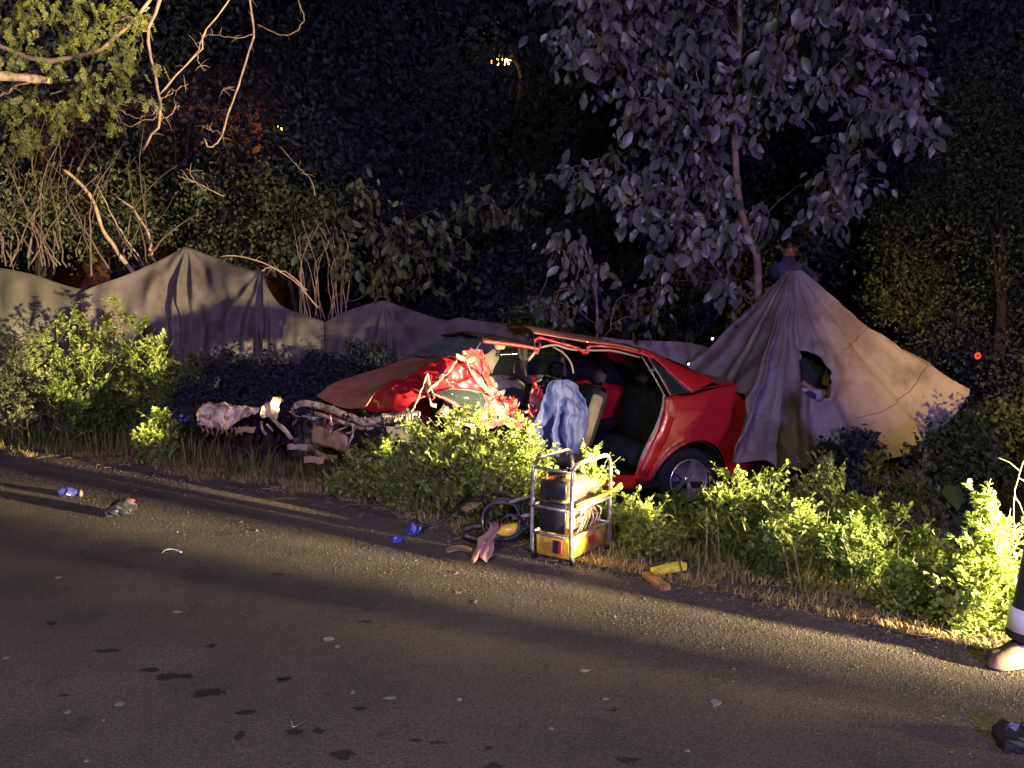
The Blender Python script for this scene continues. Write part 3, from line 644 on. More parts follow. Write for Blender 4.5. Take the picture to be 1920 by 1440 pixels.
def bgtree(cx, cy, Y, R, n, m, label, lf=.11, flat=1.0, name='background_tree', cat='tree', group='dark trees closing the background'):
    c = at(cx, cy, Y); z0 = float(terr(c[0], c[1])); b = np.array([c[0], c[1], z0]); root = thing(name, label, cat, b, group)
    tb = MB(); tb.tube(catmull([b, b + [.1, .1, max(.3, (c[2] - z0) * .5)], c], 10), list(np.linspace(.10, .03, 10)), 7)
    for k in range(9):
        d = rdir(1)[0]; d[2] = abs(d[2]) * .7; tb.tube(catmull([b + (c - b) * RNG.uniform(.4, 1), c + d * R * .5 + [0, 0, -R * .2], c + d * R * .9], 6), [.03, .025, .02, .015, .01, .006], 5)
    tb.build('trunk', M['darkbark'], root)
    ncl = 46; cc = c + rdir(ncl) * (R * RNG.uniform(.25, 1.0, ncl)[:, None]) * [1, .75, flat]; 
    i = RNG.integers(0, ncl, n); P = cc[i] + RNG.normal(0, R * .15, (n, 3)); P[:, 2] = np.maximum(P[:, 2], terr(P[:, 0], P[:, 1]) + .05)
    leafmesh('crown', M[m], P, rdir(n) + [0, 0, -.4], RNG.normal(0, .7, (n, 3)) + [0, -.5, .6], lf * RNG.uniform(.5, 1.3, n), .55, T_SM, root, 'stuff')
B = [(-60,300,15,2.4,'dark tree at the far left behind the dead brush'),(180,120,15,2.4,'dark tree behind the fine leaved overhanging tree'),(330,330,14.5,1.9,'dark tree above the peaked left tarp'),
     (520,60,16,2.4,'dark tree behind the long hanging vine'),(560,330,14,1.7,'dark tree right of the orange lit wall'),(760,200,15.5,2.3,'dark bluish tree left of the glowing lamp'),(800,470,14.5,1.6,'dark bush behind the middle shrub'),
     (1000,330,15.5,2.3,'dark tree directly below the glowing lamp'),(1010,560,13.5,1.2,'dark bush low behind the car roof'),(1180,120,14.5,2.2,'dark tree behind the left half of the violet leaves'),(1290,420,14,2.0,'dark tree behind the thin trunk'),
     (1500,180,14.5,2.3,'dark tree behind the right half of the violet leaves'),(1600,430,13.5,1.8,'dark tree right of the head above the tarp'),(1800,60,13,2.2,'dark tree in the upper right picture corner')]
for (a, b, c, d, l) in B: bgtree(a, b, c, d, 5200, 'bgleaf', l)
for (a, b, Y, R, l) in [(1740,430,11.6,1.0,'fine leaved bush above the right slope of the tarp'),(1880,420,10.8,1.1,'fine leaved bush at the right edge, above the red flower'),(1900,600,11.2,.85,'olive bush right of the tarp corner'),(1925,840,8.6,.6,'dark bush under the tarp corner at the right edge'),(1800,870,7.6,.42,'dark leafy bush below the tarp corner'),(1720,545,11.6,.6,'fine bush peering over the sloping tarp edge'), (1880, 250, 11.5, 1.1, 'dim bush high at the right picture edge')]:
    bgtree(a, b, Y, R, 5200, 'dimleaf', l, .06, 1.0, 'fine_bush', 'bush', 'fine leaved bushes on the right')
for (a, b, Y, R, l) in [(240,420,12.8,.8,'small leafy bush between the bare stems'),(60,400,12.6,.9,'leafy bush behind the tangle of bare stems'),(430,400,13,1.0,'dim bush behind the tarp peak'),(560,410,12.6,.8,'dim bush left of the hanging leaves'), (1010, 620, 11.6, .5, 'low bush just over the car roof')]:
    bgtree(a, b, Y, R, 2600, 'midleaf', l, .07, 1.0, 'leafy_bush', 'bush', 'bushes behind the left tarp')
for (a, b, Y, R, l) in [(430,715,10.9,.50,'dark low bush before the foot of the twin peaked tarp'),(520,725,10.7,.48,'dark low bush behind the torn cream fragment'),(610,705,10.9,.45,'dark low bush between the low tarp and the bonnet tip'),(690,668,11.1,.30,'dark low bush behind the bonnet'),(380,745,10.2,.35,'dark weed mass behind the cream bumper fragment'),(480,775,9.4,.25,'dark weed mass behind the jagged fragment')]:
    bgtree(a, b, Y, R, 2600, 'bgleaf', l, .06, .8, 'low_bush', 'bush', 'dark low bushes before the tarps')
bgtree(925, 108, 15.6, .42, 80, 'bgleaf', 'loose leafy branch tips breaking up the glow of the lamp', .11, 1.0, 'small_tree', 'tree')
for (a, b, Y, R, l) in [(1855,700,11.0,.62,'dark bush filling the gap right of the tarp corner'),(1780,640,11.4,.55,'dark bush just above the right tarp slope'),(1925,740,10.0,.62,'dark bush at the right edge level with the tarp corner'),(1800,800,9.9,.5,'dark bush under the right tarp corner'),(1700,500,12.2,.8,'dark bush behind the upper right slope of the tarp'),(1930,560,11.4,.8,'dark bush at the right edge under the tall bushes'),(1330,600,12.2,.6,'dark bush between the violet strip and the slender trunk'),(1600,870,8.6,.35,'dark bush in the shade under the hem of the big tarp')]:
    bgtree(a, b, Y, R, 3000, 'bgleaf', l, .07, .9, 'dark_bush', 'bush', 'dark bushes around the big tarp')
def forest_mass():
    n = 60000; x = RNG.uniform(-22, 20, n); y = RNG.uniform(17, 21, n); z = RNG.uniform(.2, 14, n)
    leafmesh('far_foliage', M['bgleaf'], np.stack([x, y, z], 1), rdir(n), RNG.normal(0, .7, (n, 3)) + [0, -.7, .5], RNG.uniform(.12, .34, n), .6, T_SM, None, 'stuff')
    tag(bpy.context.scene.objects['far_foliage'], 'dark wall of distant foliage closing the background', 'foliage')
forest_mass()
# big ivy leaved plant at right
def ivy():
    b = G(1775, 1050); root = thing('ivy_plant', 'plant with large heart shaped leaves left of the tall blazing weed', 'plant', b)
    st = MB()
    for (x, y, s, a) in ((1788, 905, .17, .1), (1768, 985, .12, -.3), (1745, 900, .10, .5), (1800, 960, .13, .2), (1725, 1000, .07, -.2), (1735, 940, .08, .3)):
        c = at(x, y + 8, 6.1 + random.uniform(-.2, .2)); st.tube(catmull([b, (b + c) / 2 + [0, .1, .05], c], 8), .004, 5)
        t = np.array([(0, 0, 0), (-.12, -.3, 0), (.15, -.5, .05), (.55, -.38, .04), (1, 0, -.1), (.55, .38, .04), (.15, .5, .05), (-.12, .3, 0), (.3, 0, -.03), (.65, 0, -.05)])
        f = [(0, 1, 8), (1, 2, 8), (2, 3, 8), (3, 9, 8), (3, 4, 9), (4, 5, 9), (5, 8, 9), (5, 6, 8), (6, 7, 8), (7, 0, 8)]
        d = np.array([[a, -.5 * abs(a) - .3, -.8]]); D_, S_, Z_ = frames(d, np.array([[a * 1.6, -.8, .6]])); t[:, 2] -= .9 * t[:, 1] ** 2; V = c + s * (t[:, :1] * D_ + t[:, 1:2] * S_ + t[:, 2:3] * Z_)
        link('leaf', V, f, M['ivyleaf'], root)
    st.build('stem', M['stem'], root)
ivy()
# forked stems and red flower
l = MB(); limb([(1478, 1100), (1468, 1060), (1440, 1020), (1415, 1000)], 5.35, .006, .003, l); limb([(1478, 1100), (1476, 1050), (1478, 1000)], 5.35, .006, .003, l)
sp_ = thing('dry_sapling', 'pale forked stem rising from the dry road edge', 'sapling', gnd(1478, 1100)); l.build('stem', M['palebark'], sp_)['kind'] = 'stuff'
l = MB(); limb([(1905, 1010), (1900, 950), (1908, 900), (1925, 850)], 4.6, .0025, .0015, l, 14, .002); tag(l.build('grass_stalk', M['straw']), 'single arching straw stalk at the right edge', 'stalk')
c = at(1832, 667, 9.4); fw = MB()
for k in range(7):
    a = 2 * PI * k / 7; fw.ball(c + [math.cos(a) * .025, -.01, math.sin(a) * .025], (.02, .012, .02), 6, 4)
tag(fw.build('red_flower', M['redraw']), 'dull red blossom right of the tarp corner', 'flower')

# ---------------------------------------------------------------- tarps
def cloth(name, V, F, m, root): 
    o = link(name, V, F, m, root); md = o.modifiers.new('thickness', 'SOLIDIFY'); md.thickness = .004; return o
def inpoly(x, y, poly):
    c = False; j = len(poly) - 1
    for i in range(len(poly)):
        xi, yi = poly[i]; xj, yj = poly[j]
        if (yi > y) != (yj > y) and x < (xj - xi) * (y - yi) / (yj - yi) + xi: c = not c
        j = i
    return c
def right_tarp():
    apexA = at(1476, 509, 9.75); apexB = at(1503, 507, 9.75)
    out = [(1300,668,10.1),(1296,700,9.9),(1350,722,9.3),(1396,745,8.35),(1388,800,8.1),(1388,872,7.9),(1425,858,8.2),(1455,874,8.15),(1500,874,8.6),(1530,862,8.9),(1570,872,8.85),(1620,868,9.0),(1680,855,9.1),(1733,836,9.2),(1755,815,9.3),(1790,778,9.4),(1812,748,9.5),(1818,732,9.55),(1800,716,9.7)]
    O_ = np.array([at(*q) for q in out]); nu, nv = 300, 150; O_ = catmull(O_, nu)
    uu = np.linspace(0, 1, nu); A = apexA[None] * (1 - uu)[:, None] + apexB[None] * uu[:, None]
    fold = np.array([1.1 * (abs(math.sin(PI * (5.6 * u + .45 * math.sin(6 * u)))) ** .7 - .6) + .42 * math.sin(2 * PI * (8.3 * u + .3)) + .16 * math.sin(2 * PI * 19 * u) for u in uu]) * np.clip(1.25 - uu * 1.35, .08, 1)
    P = np.zeros((nu, nv, 3)); keep = np.ones((nu, nv), bool); hole = [(1500,655),(1512,658),(1532,670),(1550,692),(1553,712),(1548,732),(1540,746),(1522,750),(1512,740),(1503,725),(1499,700)]
    for j in range(nv):
        v = j / (nv - 1); q = A * (1 - v) + O_ * v
        q[:, 2] -= .10 * math.sin(PI * v) * (.3 + uu * .7)              # cloth sags between hand and corner
        amp = .27 * v ** .7 * (1 - .15 * v)
        q[:, 1] -= fold * amp; q[:, 0] += np.gradient(fold) * 6 * amp * .25
        P[:, j] = q
    hc = at(1527, 705, 9.2)
    for i in range(nu):
        for j in range(nv):
            p = P[i, j]; nz = mnoise.noise_vector(Vector(p) * 2.6) * .035 + mnoise.noise_vector(Vector(p) * 8) * .010
            p += np.array(nz) * min(1, j / 25)
            d = p - _C; a = d @ _F; px = 960 + FPX * (d @ _R) / a; py = 720 - FPX * (d @ _U) / a
            jx = 5 * mnoise.noise(Vector(p) * 14); keep[i, j] = not inpoly(px + jx, py + jx, hole)
            dd = math.hypot(px - 1527, (py - 705) * .8)
            if dd < 70: p[1] -= .10 * math.exp(-((dd - 36) / 16) ** 2) * (.3 + .7 * (px > 1520))
    F = [(i * nv + j, i * nv + j + 1, (i + 1) * nv + j + 1, (i + 1) * nv + j) for i in range(nu - 1) for j in range(nv - 1) if keep[i, j] and keep[i + 1, j] and keep[i, j + 1] and keep[i + 1, j + 1]]
    root = thing('tarp', 'grey canvas tarp held up to a point with a torn hole, right of the car', 'tarp', (3.2, 9.2, float(terr(3.2, 9.2))))
    cloth('canvas', P.reshape(-1, 3), F, M['canvas'], root)
    hem = MB(); hem.tube(P[::3, -1], .006, 5); hem.tube(P[-1, ::3], .006, 5); hem.build('hem', M['canvas'], root)
    sm = MB()
    for ja, i0, i1 in ((112, 190, 285), (60, 205, 290)):                      # stitched seams follow the cloth
        sm.tube([P[i, ja] + [0, -.004, 0] for i in range(i0, i1, 3)], .005, 4, False)
    sm.build('seam', M['canvas2'], root)
    return root
right_tarp()
def wall_tarp(name, label, top, bot, mname, nu=190, nv=60, fold=.06, ff=7, seed=0, sag=.0, peaks=()):
    pk = [at(*q) for q in peaks]
    T_ = catmull([at(*q) for q in top], nu); B_ = catmull([at(*q) for q in bot], nu); P = np.zeros((nu, nv, 3))
    for i in range(nu):
        B_[i, 2] = float(terr(B_[i, 0], B_[i, 1])) + .02
        for j in range(nv):
            v = j / (nv - 1); p = T_[i] * (1 - v) + B_[i] * v; u = i / nu
            f = math.sin(2 * PI * (ff * u + .4 * math.sin(9 * u + seed))) + .6 * math.sin(2 * PI * (ff * 2.3 * u + seed + .25 * v))
            p[1] += f * fold * (v ** .6) + sag * math.sin(PI * v) * .5
            p += np.array(mnoise.noise_vector(Vector((p[0] * 2.2, seed, p[2] * 1.6)))) * .06 * min(1, v * 5)
            p += np.array(mnoise.noise_vector(Vector((p[0] * 7, seed, p[2] * 5)))) * .016 * min(1, v * 5)
            for q_, K_ in enumerate(pk):
                dx, dz = p[0] - K_[0], K_[2] - p[2]; ds = math.hypot(dx, dz) + 1e-6; an = math.atan2(dx, dz + .05); p[1] += .075 * math.sin(11 * an + 2 * math.sin(3 * an + q_)) * min(ds, .7) * math.exp(-(ds / 1.1) ** 2) * 1.6
            P[i, j] = p
    c = P[nu // 2, -1]; root = thing(name, label, 'tarp', c)
    F = [(i * nv + j, i * nv + j + 1, (i + 1) * nv + j + 1, (i + 1) * nv + j) for i in range(nu - 1) for j in range(nv - 1)]
    cloth('canvas', P.reshape(-1, 3), F, M[mname], root); h = MB(); h.tube(P[::2, 0], .006, 5); h.build('hem', M[mname], root); return root
wall_tarp('tarp', 'olive tarp, its colour darkened for shade, sagging at the far left edge behind flowering weeds',
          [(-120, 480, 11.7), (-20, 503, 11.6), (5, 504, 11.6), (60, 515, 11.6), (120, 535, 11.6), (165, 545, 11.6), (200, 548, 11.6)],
          [(-120, 830, 11.2), (-20, 830, 11.2), (5, 830, 11.2), (60, 830, 11.2), (120, 830, 11.2), (165, 830, 11.2), (215, 830, 11.2)], 'shadecanvas', 90, 50, .05, 3, 2)
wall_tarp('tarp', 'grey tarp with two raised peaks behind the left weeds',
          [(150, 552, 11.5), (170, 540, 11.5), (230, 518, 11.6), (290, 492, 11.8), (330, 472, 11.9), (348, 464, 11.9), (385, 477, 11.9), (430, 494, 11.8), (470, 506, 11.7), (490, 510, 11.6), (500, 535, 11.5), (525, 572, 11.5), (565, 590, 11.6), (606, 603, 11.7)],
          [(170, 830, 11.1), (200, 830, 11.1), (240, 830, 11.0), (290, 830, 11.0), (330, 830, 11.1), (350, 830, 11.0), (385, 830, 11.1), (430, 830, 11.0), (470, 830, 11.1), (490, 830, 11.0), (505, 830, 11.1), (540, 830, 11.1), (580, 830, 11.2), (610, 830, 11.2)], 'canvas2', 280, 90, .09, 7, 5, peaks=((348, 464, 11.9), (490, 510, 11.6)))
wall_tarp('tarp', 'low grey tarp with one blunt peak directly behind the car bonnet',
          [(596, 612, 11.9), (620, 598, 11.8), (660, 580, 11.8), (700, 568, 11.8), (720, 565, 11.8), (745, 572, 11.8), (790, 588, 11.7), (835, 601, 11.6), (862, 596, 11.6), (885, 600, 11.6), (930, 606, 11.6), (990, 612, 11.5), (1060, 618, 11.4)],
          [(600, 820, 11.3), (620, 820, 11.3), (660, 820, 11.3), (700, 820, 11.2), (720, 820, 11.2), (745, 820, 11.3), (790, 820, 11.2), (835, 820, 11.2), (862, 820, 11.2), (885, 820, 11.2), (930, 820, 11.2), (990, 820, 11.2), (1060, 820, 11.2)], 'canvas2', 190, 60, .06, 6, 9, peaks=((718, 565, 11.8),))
wall_tarp('tarp', 'narrow strip of violet lit tarp over the rear roof of the car',
          [(1130, 632, 11.0), (1170, 638, 10.9), (1230, 640, 10.8), (1290, 643, 10.7), (1340, 655, 10.5)],
          [(1130, 800, 10.9), (1170, 800, 10.8), (1230, 800, 10.7), (1290, 800, 10.6), (1340, 800, 10.4)], 'canvas', 70, 40, .05, 5, 12)

# ---------------------------------------------------------------- people
def human(name, label, base, J, cloth_m, legs_m, loc_face=None, head_r=.105, face_dir=(0, -1, 0), parts=()):
    """J: joint -> world position; one skinned body"""
    root = thing(name, label, 'person', base)
    order = [('pelvis', None, .135), ('belly', 'pelvis', .13), ('chest', 'belly', .155), ('neck', 'chest', .062), ('head', 'neck', .085), ('crown', 'head', .07),
             ('shl', 'chest', .075), ('ell', 'shl', .047), ('wrl', 'ell', .033), ('pal', 'wrl', .036), ('shr', 'chest', .075), ('elr', 'shr', .047), ('wrr', 'elr', .033), ('par', 'wrr', .036),
             ('hpl', 'pelvis', .10), ('knl', 'hpl', .065), ('anl', 'knl', .045), ('hpr', 'pelvis', .10), ('knr', 'hpr', .065), ('anr', 'knr', .045)]
    off = np.array(root.location); names = [o[0] for o in order]; V = [np.array(J[n]) - off for n in names]; E_ = [(names.index(p), i) for i, (n, p, r) in enumerate(order) if p]; R_ = [o[2] for o in order]
    fd = np.array(face_dir, float); fd /= np.linalg.norm(fd)
    for side, pa, wr in (('l', 'pal', 'wrl'), ('r', 'par', 'wrr')):                 # fingers and thumb
        p = np.array(J[pa]) - off; d = np.array(J[pa]) - np.array(J[wr]); d /= np.linalg.norm(d); s = np.cross(d, fd); s /= np.linalg.norm(s) + 1e-9; q = np.cross(s, d)
        for k, (o_, ln) in enumerate(((-.03, .062), (-.01, .075), (.012, .07), (.032, .055))):
            a = p + s * o_ + d * .03; b_ = a + d * ln * .5 + q * .008; c_ = b_ + d * ln * .35 + q * .03; i0 = len(V); V += [a, b_, c_]; R_ += [.011, .009, .008]; E_ += [(names.index(pa), i0), (i0, i0 + 1), (i0 + 1, i0 + 2)]
        a = p - s * .045; b_ = a - s * .018 + d * .035 + q * .015; i0 = len(V); V += [a, b_]; R_ += [.012, .010]; E_ += [(names.index(pa), i0), (i0, i0 + 1)]
    for an, kn in (('anl', 'knl'), ('anr', 'knr')):                                  # feet
        a = np.array(J[an]) - off; f = fd * [1, 1, 0]; f /= np.linalg.norm(f) + 1e-9; i0 = len(V); V += [a + f * .10 + [0, 0, -.055], a + f * .19 + [0, 0, -.06]]; R_ += [.045, .032]; E_ += [(names.index(an), i0), (i0, i0 + 1)]
    me = bpy.data.meshes.new('body'); me.from_pydata([tuple(map(float, v)) for v in V], E_, []); tmp = bpy.data.objects.new('body_tmp', me); COL.objects.link(tmp)
    sk = tmp.modifiers.new('skin', 'SKIN'); me.skin_vertices[0].data[0].use_root = True
    for i, r in enumerate(R_): me.skin_vertices[0].data[i].radius = (r, r)
    sb = tmp.modifiers.new('sub', 'SUBSURF'); sb.levels = 2; sb.render_levels = 2
    dg = bpy.context.evaluated_depsgraph_get(); nm = bpy.data.meshes.new_from_object(tmp.evaluated_get(dg)); bpy.data.objects.remove(tmp)
    body = bpy.data.objects.new('body', nm); COL.objects.link(body); body.parent = root
    nm.materials.clear(); [nm.materials.append(x) for x in (M[cloth_m], M[legs_m], M['skin'])]
    JJ = {n: np.array(J[n]) - off for n in names}; hz = JJ['neck']
    for v in nm.vertices:                                                            # nose, brow and chin pushed out of the head
        p = np.array(v.co); r = p - (JJ['head'] + [0, 0, .01]); 
        if np.linalg.norm(r) < .16:
            fr = r @ fd; sx = np.linalg.norm(np.cross(r, fd) * [0, 0, 1]); zz = r[2]
            if fr > .03: v.co = Vector(p + fd * (.028 * math.exp(-(sx / .014) ** 2 - ((zz + .01) / .022) ** 2) - .010 * math.exp(-((sx - .032) / .014) ** 2 - ((zz - .018) / .014) ** 2) + .010 * math.exp(-(sx / .03) ** 2 - ((zz + .075) / .02) ** 2)))
    leg = [names.index(x) for x in ('hpl', 'knl', 'anl', 'hpr', 'knr', 'anr', 'pelvis')]
    allp = np.array([JJ[n] for n in names])
    for f in nm.polygons:
        c = np.array(f.center); k = int(np.argmin(np.linalg.norm(allp - c, axis=1))); nme = names[k]
        f.material_index = 2 if nme in ('head', 'crown', 'pal', 'par', 'wrl', 'wrr') else (1 if k in leg else 0); f.use_smooth = True
    hb = MB(); H = JJ['head'] + off
    hb.ball(H + [0, 0, .045] - fd * .022, (.088, .098, .085), 16, 10); hb.build('hair', M['hair'], root)
    eb = MB(); s = np.cross(fd, [0, 0, 1.]); 
    for sg in (-1, 1): eb.ball(H + fd * .083 + s * sg * .032 + [0, 0, .018], .011, 8, 6)
    eb.build('eyes', M['chip'], root); mo = MB(); mo.ball(H + fd * .088 + [0, 0, -.045], (.024, .010, .007), 8, 6); mo.build('mouth', M['pink'], root)
    ea = MB()
    for sg in (-1, 1): ea.ball(H + s * sg * .084, (.012, .02, .03), 8, 6)
    ea.build('ears', M['skin'], root)
    return root
# person holding the tarp peak, only head and shoulders above it
hd = at(1478, 468, 10.6); g = float(terr(hd[0], 10.6)); hx = hd[0]; zt = hd[2]
ta = at(1490, 512, 9.8)
human('person', 'person in dark blue holding up the peak of the grey tarp, only the head showing', (hx, 10.6, g),
      dict(pelvis=(hx, 10.65, zt - .72), belly=(hx, 10.63, zt - .55), chest=(hx, 10.6, zt - .32), neck=(hx, 10.58, zt - .13), head=(hx, 10.56, zt), crown=(hx, 10.58, zt + .07),
           shl=(hx - .19, 10.58, zt - .24), ell=(hx - .20, 10.25, zt - .36), wrl=(ta[0] - .05, 10.02, ta[2] - .14), pal=(ta[0] - .03, 9.95, ta[2] - .09),
           shr=(hx + .19, 10.58, zt - .24), elr=(hx + .22, 10.25, zt - .36), wrr=(ta[0] + .10, 10.02, ta[2] - .14), par=(ta[0] + .07, 9.95, ta[2] - .09),
           hpl=(hx - .1, 10.65, zt - .82), knl=(hx - .12, 10.62, (zt - .8 + g) / 2), anl=(hx - .12, 10.66, g + .09), hpr=(hx + .1, 10.65, zt - .82), knr=(hx + .12, 10.62, (zt - .8 + g) / 2), anr=(hx + .13, 10.66, g + .09)), 'cloth', 'trouser')
# person bending behind the torn hole
c = at(1527, 742, 9.75); g = float(terr(c[0], 9.9)); X, Z = c[0], c[2]
r2 = human('person', 'person in black bending behind the hole torn in the tarp, pale bag at the waist', (X, 9.95, g),
      dict(pelvis=(X + .02, 10.0, Z - .02), belly=(X, 9.95, Z + .14), chest=(X - .02, 9.85, Z + .34), neck=(X - .05, 9.75, Z + .52), head=(X - .08, 9.66, Z + .62), crown=(X - .09, 9.64, Z + .70),
           shl=(X - .20, 9.82, Z + .42), ell=(X - .24, 9.70, Z + .20), wrl=(X - .10, 9.56, Z + .10), pal=(X - .05, 9.52, Z + .06), shr=(X + .18, 9.84, Z + .42), elr=(X + .22, 9.78, Z + .18), wrr=(X + .12, 9.66, Z + .02), par=(X + .09, 9.64, Z - .03),
           hpl=(X - .09, 10.0, Z - .12), knl=(X - .10, 9.9, (Z - .1 + g) / 2), anl=(X - .11, 10.0, g + .09), hpr=(X + .11, 10.0, Z - .12), knr=(X + .13, 9.9, (Z - .1 + g) / 2), anr=(X + .14, 10.0, g + .09)), 'trouser', 'trouser')
pb = MB(); cc = at(1520, 738, 9.5); A = surf([[cc + [-.17, 0, .06], cc + [.02, -.03, .05], cc + [.17, 0, .03]], [cc + [-.16, -.03, -.01], cc + [.02, -.07, -.02], cc + [.16, -.03, -.02]], [cc + [-.13, 0, -.10], cc + [0, -.03, -.12], cc + [.12, 0, -.10]]], 12, 16, .015, 9, 3); pb.grid(A)
bag = pb.build('bag', M['bagcloth'], None, solid=.02); tag(bag, 'white cloth bag with dark blue patch glimpsed through the torn tarp hole', 'bag')
pb = MB(); pb.grid(surf([[cc + [-.12, -.075, .01], cc + [-.05, -.10, .045], cc + [.03, -.10, .0]], [cc + [-.09, -.085, -.06], cc + [-.03, -.11, -.03], cc + [.02, -.10, -.05]]], 8, 10, .006, 12, 5))
o = pb.build('patch', M['cloth'], None, solid=.004); o.parent = bag; o.matrix_parent_inverse = Matrix.Translation(-bag.location)
# person standing at the right edge, one leg in view
bx, by = 2.57, 4.02
r3 = human('person', 'person standing at the right edge, only a dark trouser leg and tan boot in view', (bx, by, 0),
      dict(pelvis=(bx + .12, by, .95), belly=(bx + .14, by, 1.1), chest=(bx + .16, by, 1.33), neck=(bx + .17, by - .02, 1.53), head=(bx + .17, by - .03, 1.64), crown=(bx + .17, by - .02, 1.72),
           shl=(bx - .02 + .0, by + .0, 1.42), ell=(bx + .02, by - .04, 1.14), wrl=(bx + .02, by - .14, .90), pal=(bx + .02, by - .17, .84), shr=(bx + .36, by, 1.42), elr=(bx + .42, by, 1.12), wrr=(bx + .42, by - .08, .90), par=(bx + .42, by - .1, .84),
           hpl=(bx + .01, by, .86), knl=(bx - .10, by - .02, .49), anl=(bx - .14, by + .02, .10), hpr=(bx + .18, by - .12, .86), knr=(bx + .26, by - .20, .48), anr=(bx + .30, by - .25, .10)), 'trouser', 'trouser', face_dir=(-.9, -.1, 0))
def sleeve(pts, rr, name, m, par):
    s = MB(); s.tube(catmull(pts, 14), list(linres(rr, 14)), 14, False); s.build(name, M[m], par, solid=.006)
sleeve([(bx + .01, by, .88), (bx - .05, by - .01, .68), (bx - .10, by - .02, .49), (bx - .12, by, .30), (bx - .14, by + .02, .13)], [.10, .105, .09, .08, .085], 'trouser_leg', 'trouser', r3)
s = MB(); s.tube([(bx - .125, by + .01, .28), (bx - .13, by + .01, .17)], [.088, .092], 14, False); s.build('reflective_band', M['white'], r3, solid=.005)
s = MB(); bb = np.array([bx - .14, by + .02, 0]); fdx = np.array([-.80, -.25, 0]); fdx /= np.linalg.norm(fdx); sd = np.array([-fdx[1], fdx[0], 0])
rows = []
for t, hgt, wd in ((-.09, .10, .035), (-.05, .13, .045), (.0, .135, .048), (.06, .10, .048), (.12, .07, .05), (.17, .055, .045), (.20, .03, .025), (.212, .004, .006)):
    rows.append([bb + fdx * t + sd * wd * math.cos(a) + np.array([0, 0, .012 + hgt * max(0, math.sin(a))]) for a in np.linspace(-.15, PI + .15, 12)])
s.grid(rows); s.build('boot', M['boot'], r3); s = MB()
s.grid([[bb + fdx * t + sd * wd * k + np.array([0, 0, z]) for (k, z) in ((-1, .0), (-1.06, .012), (1.06, .012), (1, .0))] for t, wd in ((-.10, .03), (-.07, .045), (.0, .048), (.10, .052), (.17, .046), (.205, .02))]); s.build('sole', M['black'], r3, solid=.004)

# bystander out of the picture to the right, whose legs throw the second shadow band over the road
qx, qy = 4.13, 2.62
human('person', 'bystander in dark clothes standing on the road beyond the right picture edge', (qx, qy, 0),
      dict(pelvis=(qx, qy, .95), belly=(qx, qy, 1.1), chest=(qx, qy, 1.33), neck=(qx, qy, 1.53), head=(qx - .02, qy + .02, 1.64), crown=(qx - .02, qy + .01, 1.72),
           shl=(qx + .14, qy + .14, 1.42), ell=(qx + .18, qy + .18, 1.14), wrl=(qx + .14, qy + .22, .90), pal=(qx + .13, qy + .24, .84), shr=(qx - .14, qy - .14, 1.42), elr=(qx - .18, qy - .18, 1.12), wrr=(qx - .20, qy - .10, .90), par=(qx - .21, qy - .08, .84),
           hpl=(qx + .08, qy + .08, .86), knl=(qx + .09, qy + .11, .48), anl=(qx + .10, qy + .12, .10), hpr=(qx - .08, qy - .08, .86), knr=(qx - .10, qy - .09, .48), anr=(qx - .12, qy - .12, .10)), 'trouser', 'trouser', face_dir=(-.7, .7, 0))
# ---------------------------------------------------------------- wrecked car
yaw, pit = math.radians(20), math.radians(4)
hv = np.array([-math.cos(yaw) * math.cos(pit), -math.sin(yaw) * math.cos(pit), math.sin(pit)]); lv = np.array([math.sin(yaw), -math.cos(yaw), 0.]); uv = np.cross(hv, lv)
CO = at(1283, 898, 8.55) - lv * .76 - uv * .31
MW = Matrix([[hv[0], lv[0], uv[0], CO[0]], [hv[1], lv[1], uv[1], CO[1]], [hv[2], lv[2], uv[2], CO[2]], [0, 0, 0, 1]])
CAR = thing('wrecked_car', 'red saloon car with crushed front and missing side doors, resting among the weeds', 'car', local=MW)
def L(px, py, yl):
    d = ray(px, py); t = ((CO - _C) @ lv + yl) / (d @ lv); P = _C + t * d - CO; return np.array([P @ hv, yl, P @ uv])
# --- quarter panels (near and far) with wheel arch
def quarter(sg):
    nu, nv = 46, 20; P = np.zeros((nu, nv, 3))
    for i in range(nu):
        u = i / (nu - 1); xb = .60 + (-.97 - .60) * u; xt = .24 + (-.97 - .24) * u; zt = 1.135 + .12 * sst((u - .1) / .5) - .05 * sst((u - .75) / .25)
        zb = .31 + math.sqrt(max(0, .40 ** 2 - xb * xb)) if abs(xb) < .40 else (.30 if xb > 0 else .31 + .22 * sst((-.4 - xb) / .5))
        for j in range(nv):
            v = j / (nv - 1); z = zb + (zt - zb) * v; vx = max(0, (z - .35) / .8); x = xb + (xt - xb) * vx ** 1.3
            y = .86 - .09 * max(0, (z - .62) / .55) ** 2 - .05 * max(0, (.55 - z) / .3) ** 2 + .012 * math.exp(-((z - .98) / .02) ** 2)
            if x < -.70: y -= .22 * ((-.70 - x) / .27) ** 2
            arch = math.hypot(xb, z - .31) - .40
            if abs(xb) < .5 and arch < .06: y += .02 * (1 - max(0, arch) / .06)
            P[i, j] = (x, sg * y, z)
    mb = MB(); mb.grid(P); mb.build('rear_quarter_panel', M['red'], CAR, solid=.006)
    a = MB(); a.tube([(.40 * math.cos(t), sg * .865, .31 + .40 * math.sin(t)) for t in np.linspace(0, PI, 20)], .008, 6); a.build('wheel_arch_lip', M['black'], CAR)
    a = MB(); ang = np.linspace(-.1, PI + .1, 18); a.grid([[(.39 * math.cos(t), sg * yy, .31 + .39 * math.sin(t)) for t in ang] for yy in (.84, .60, .45)]); a.build('wheel_housing', M['dark'], CAR)
quarter(1); quarter(-1)
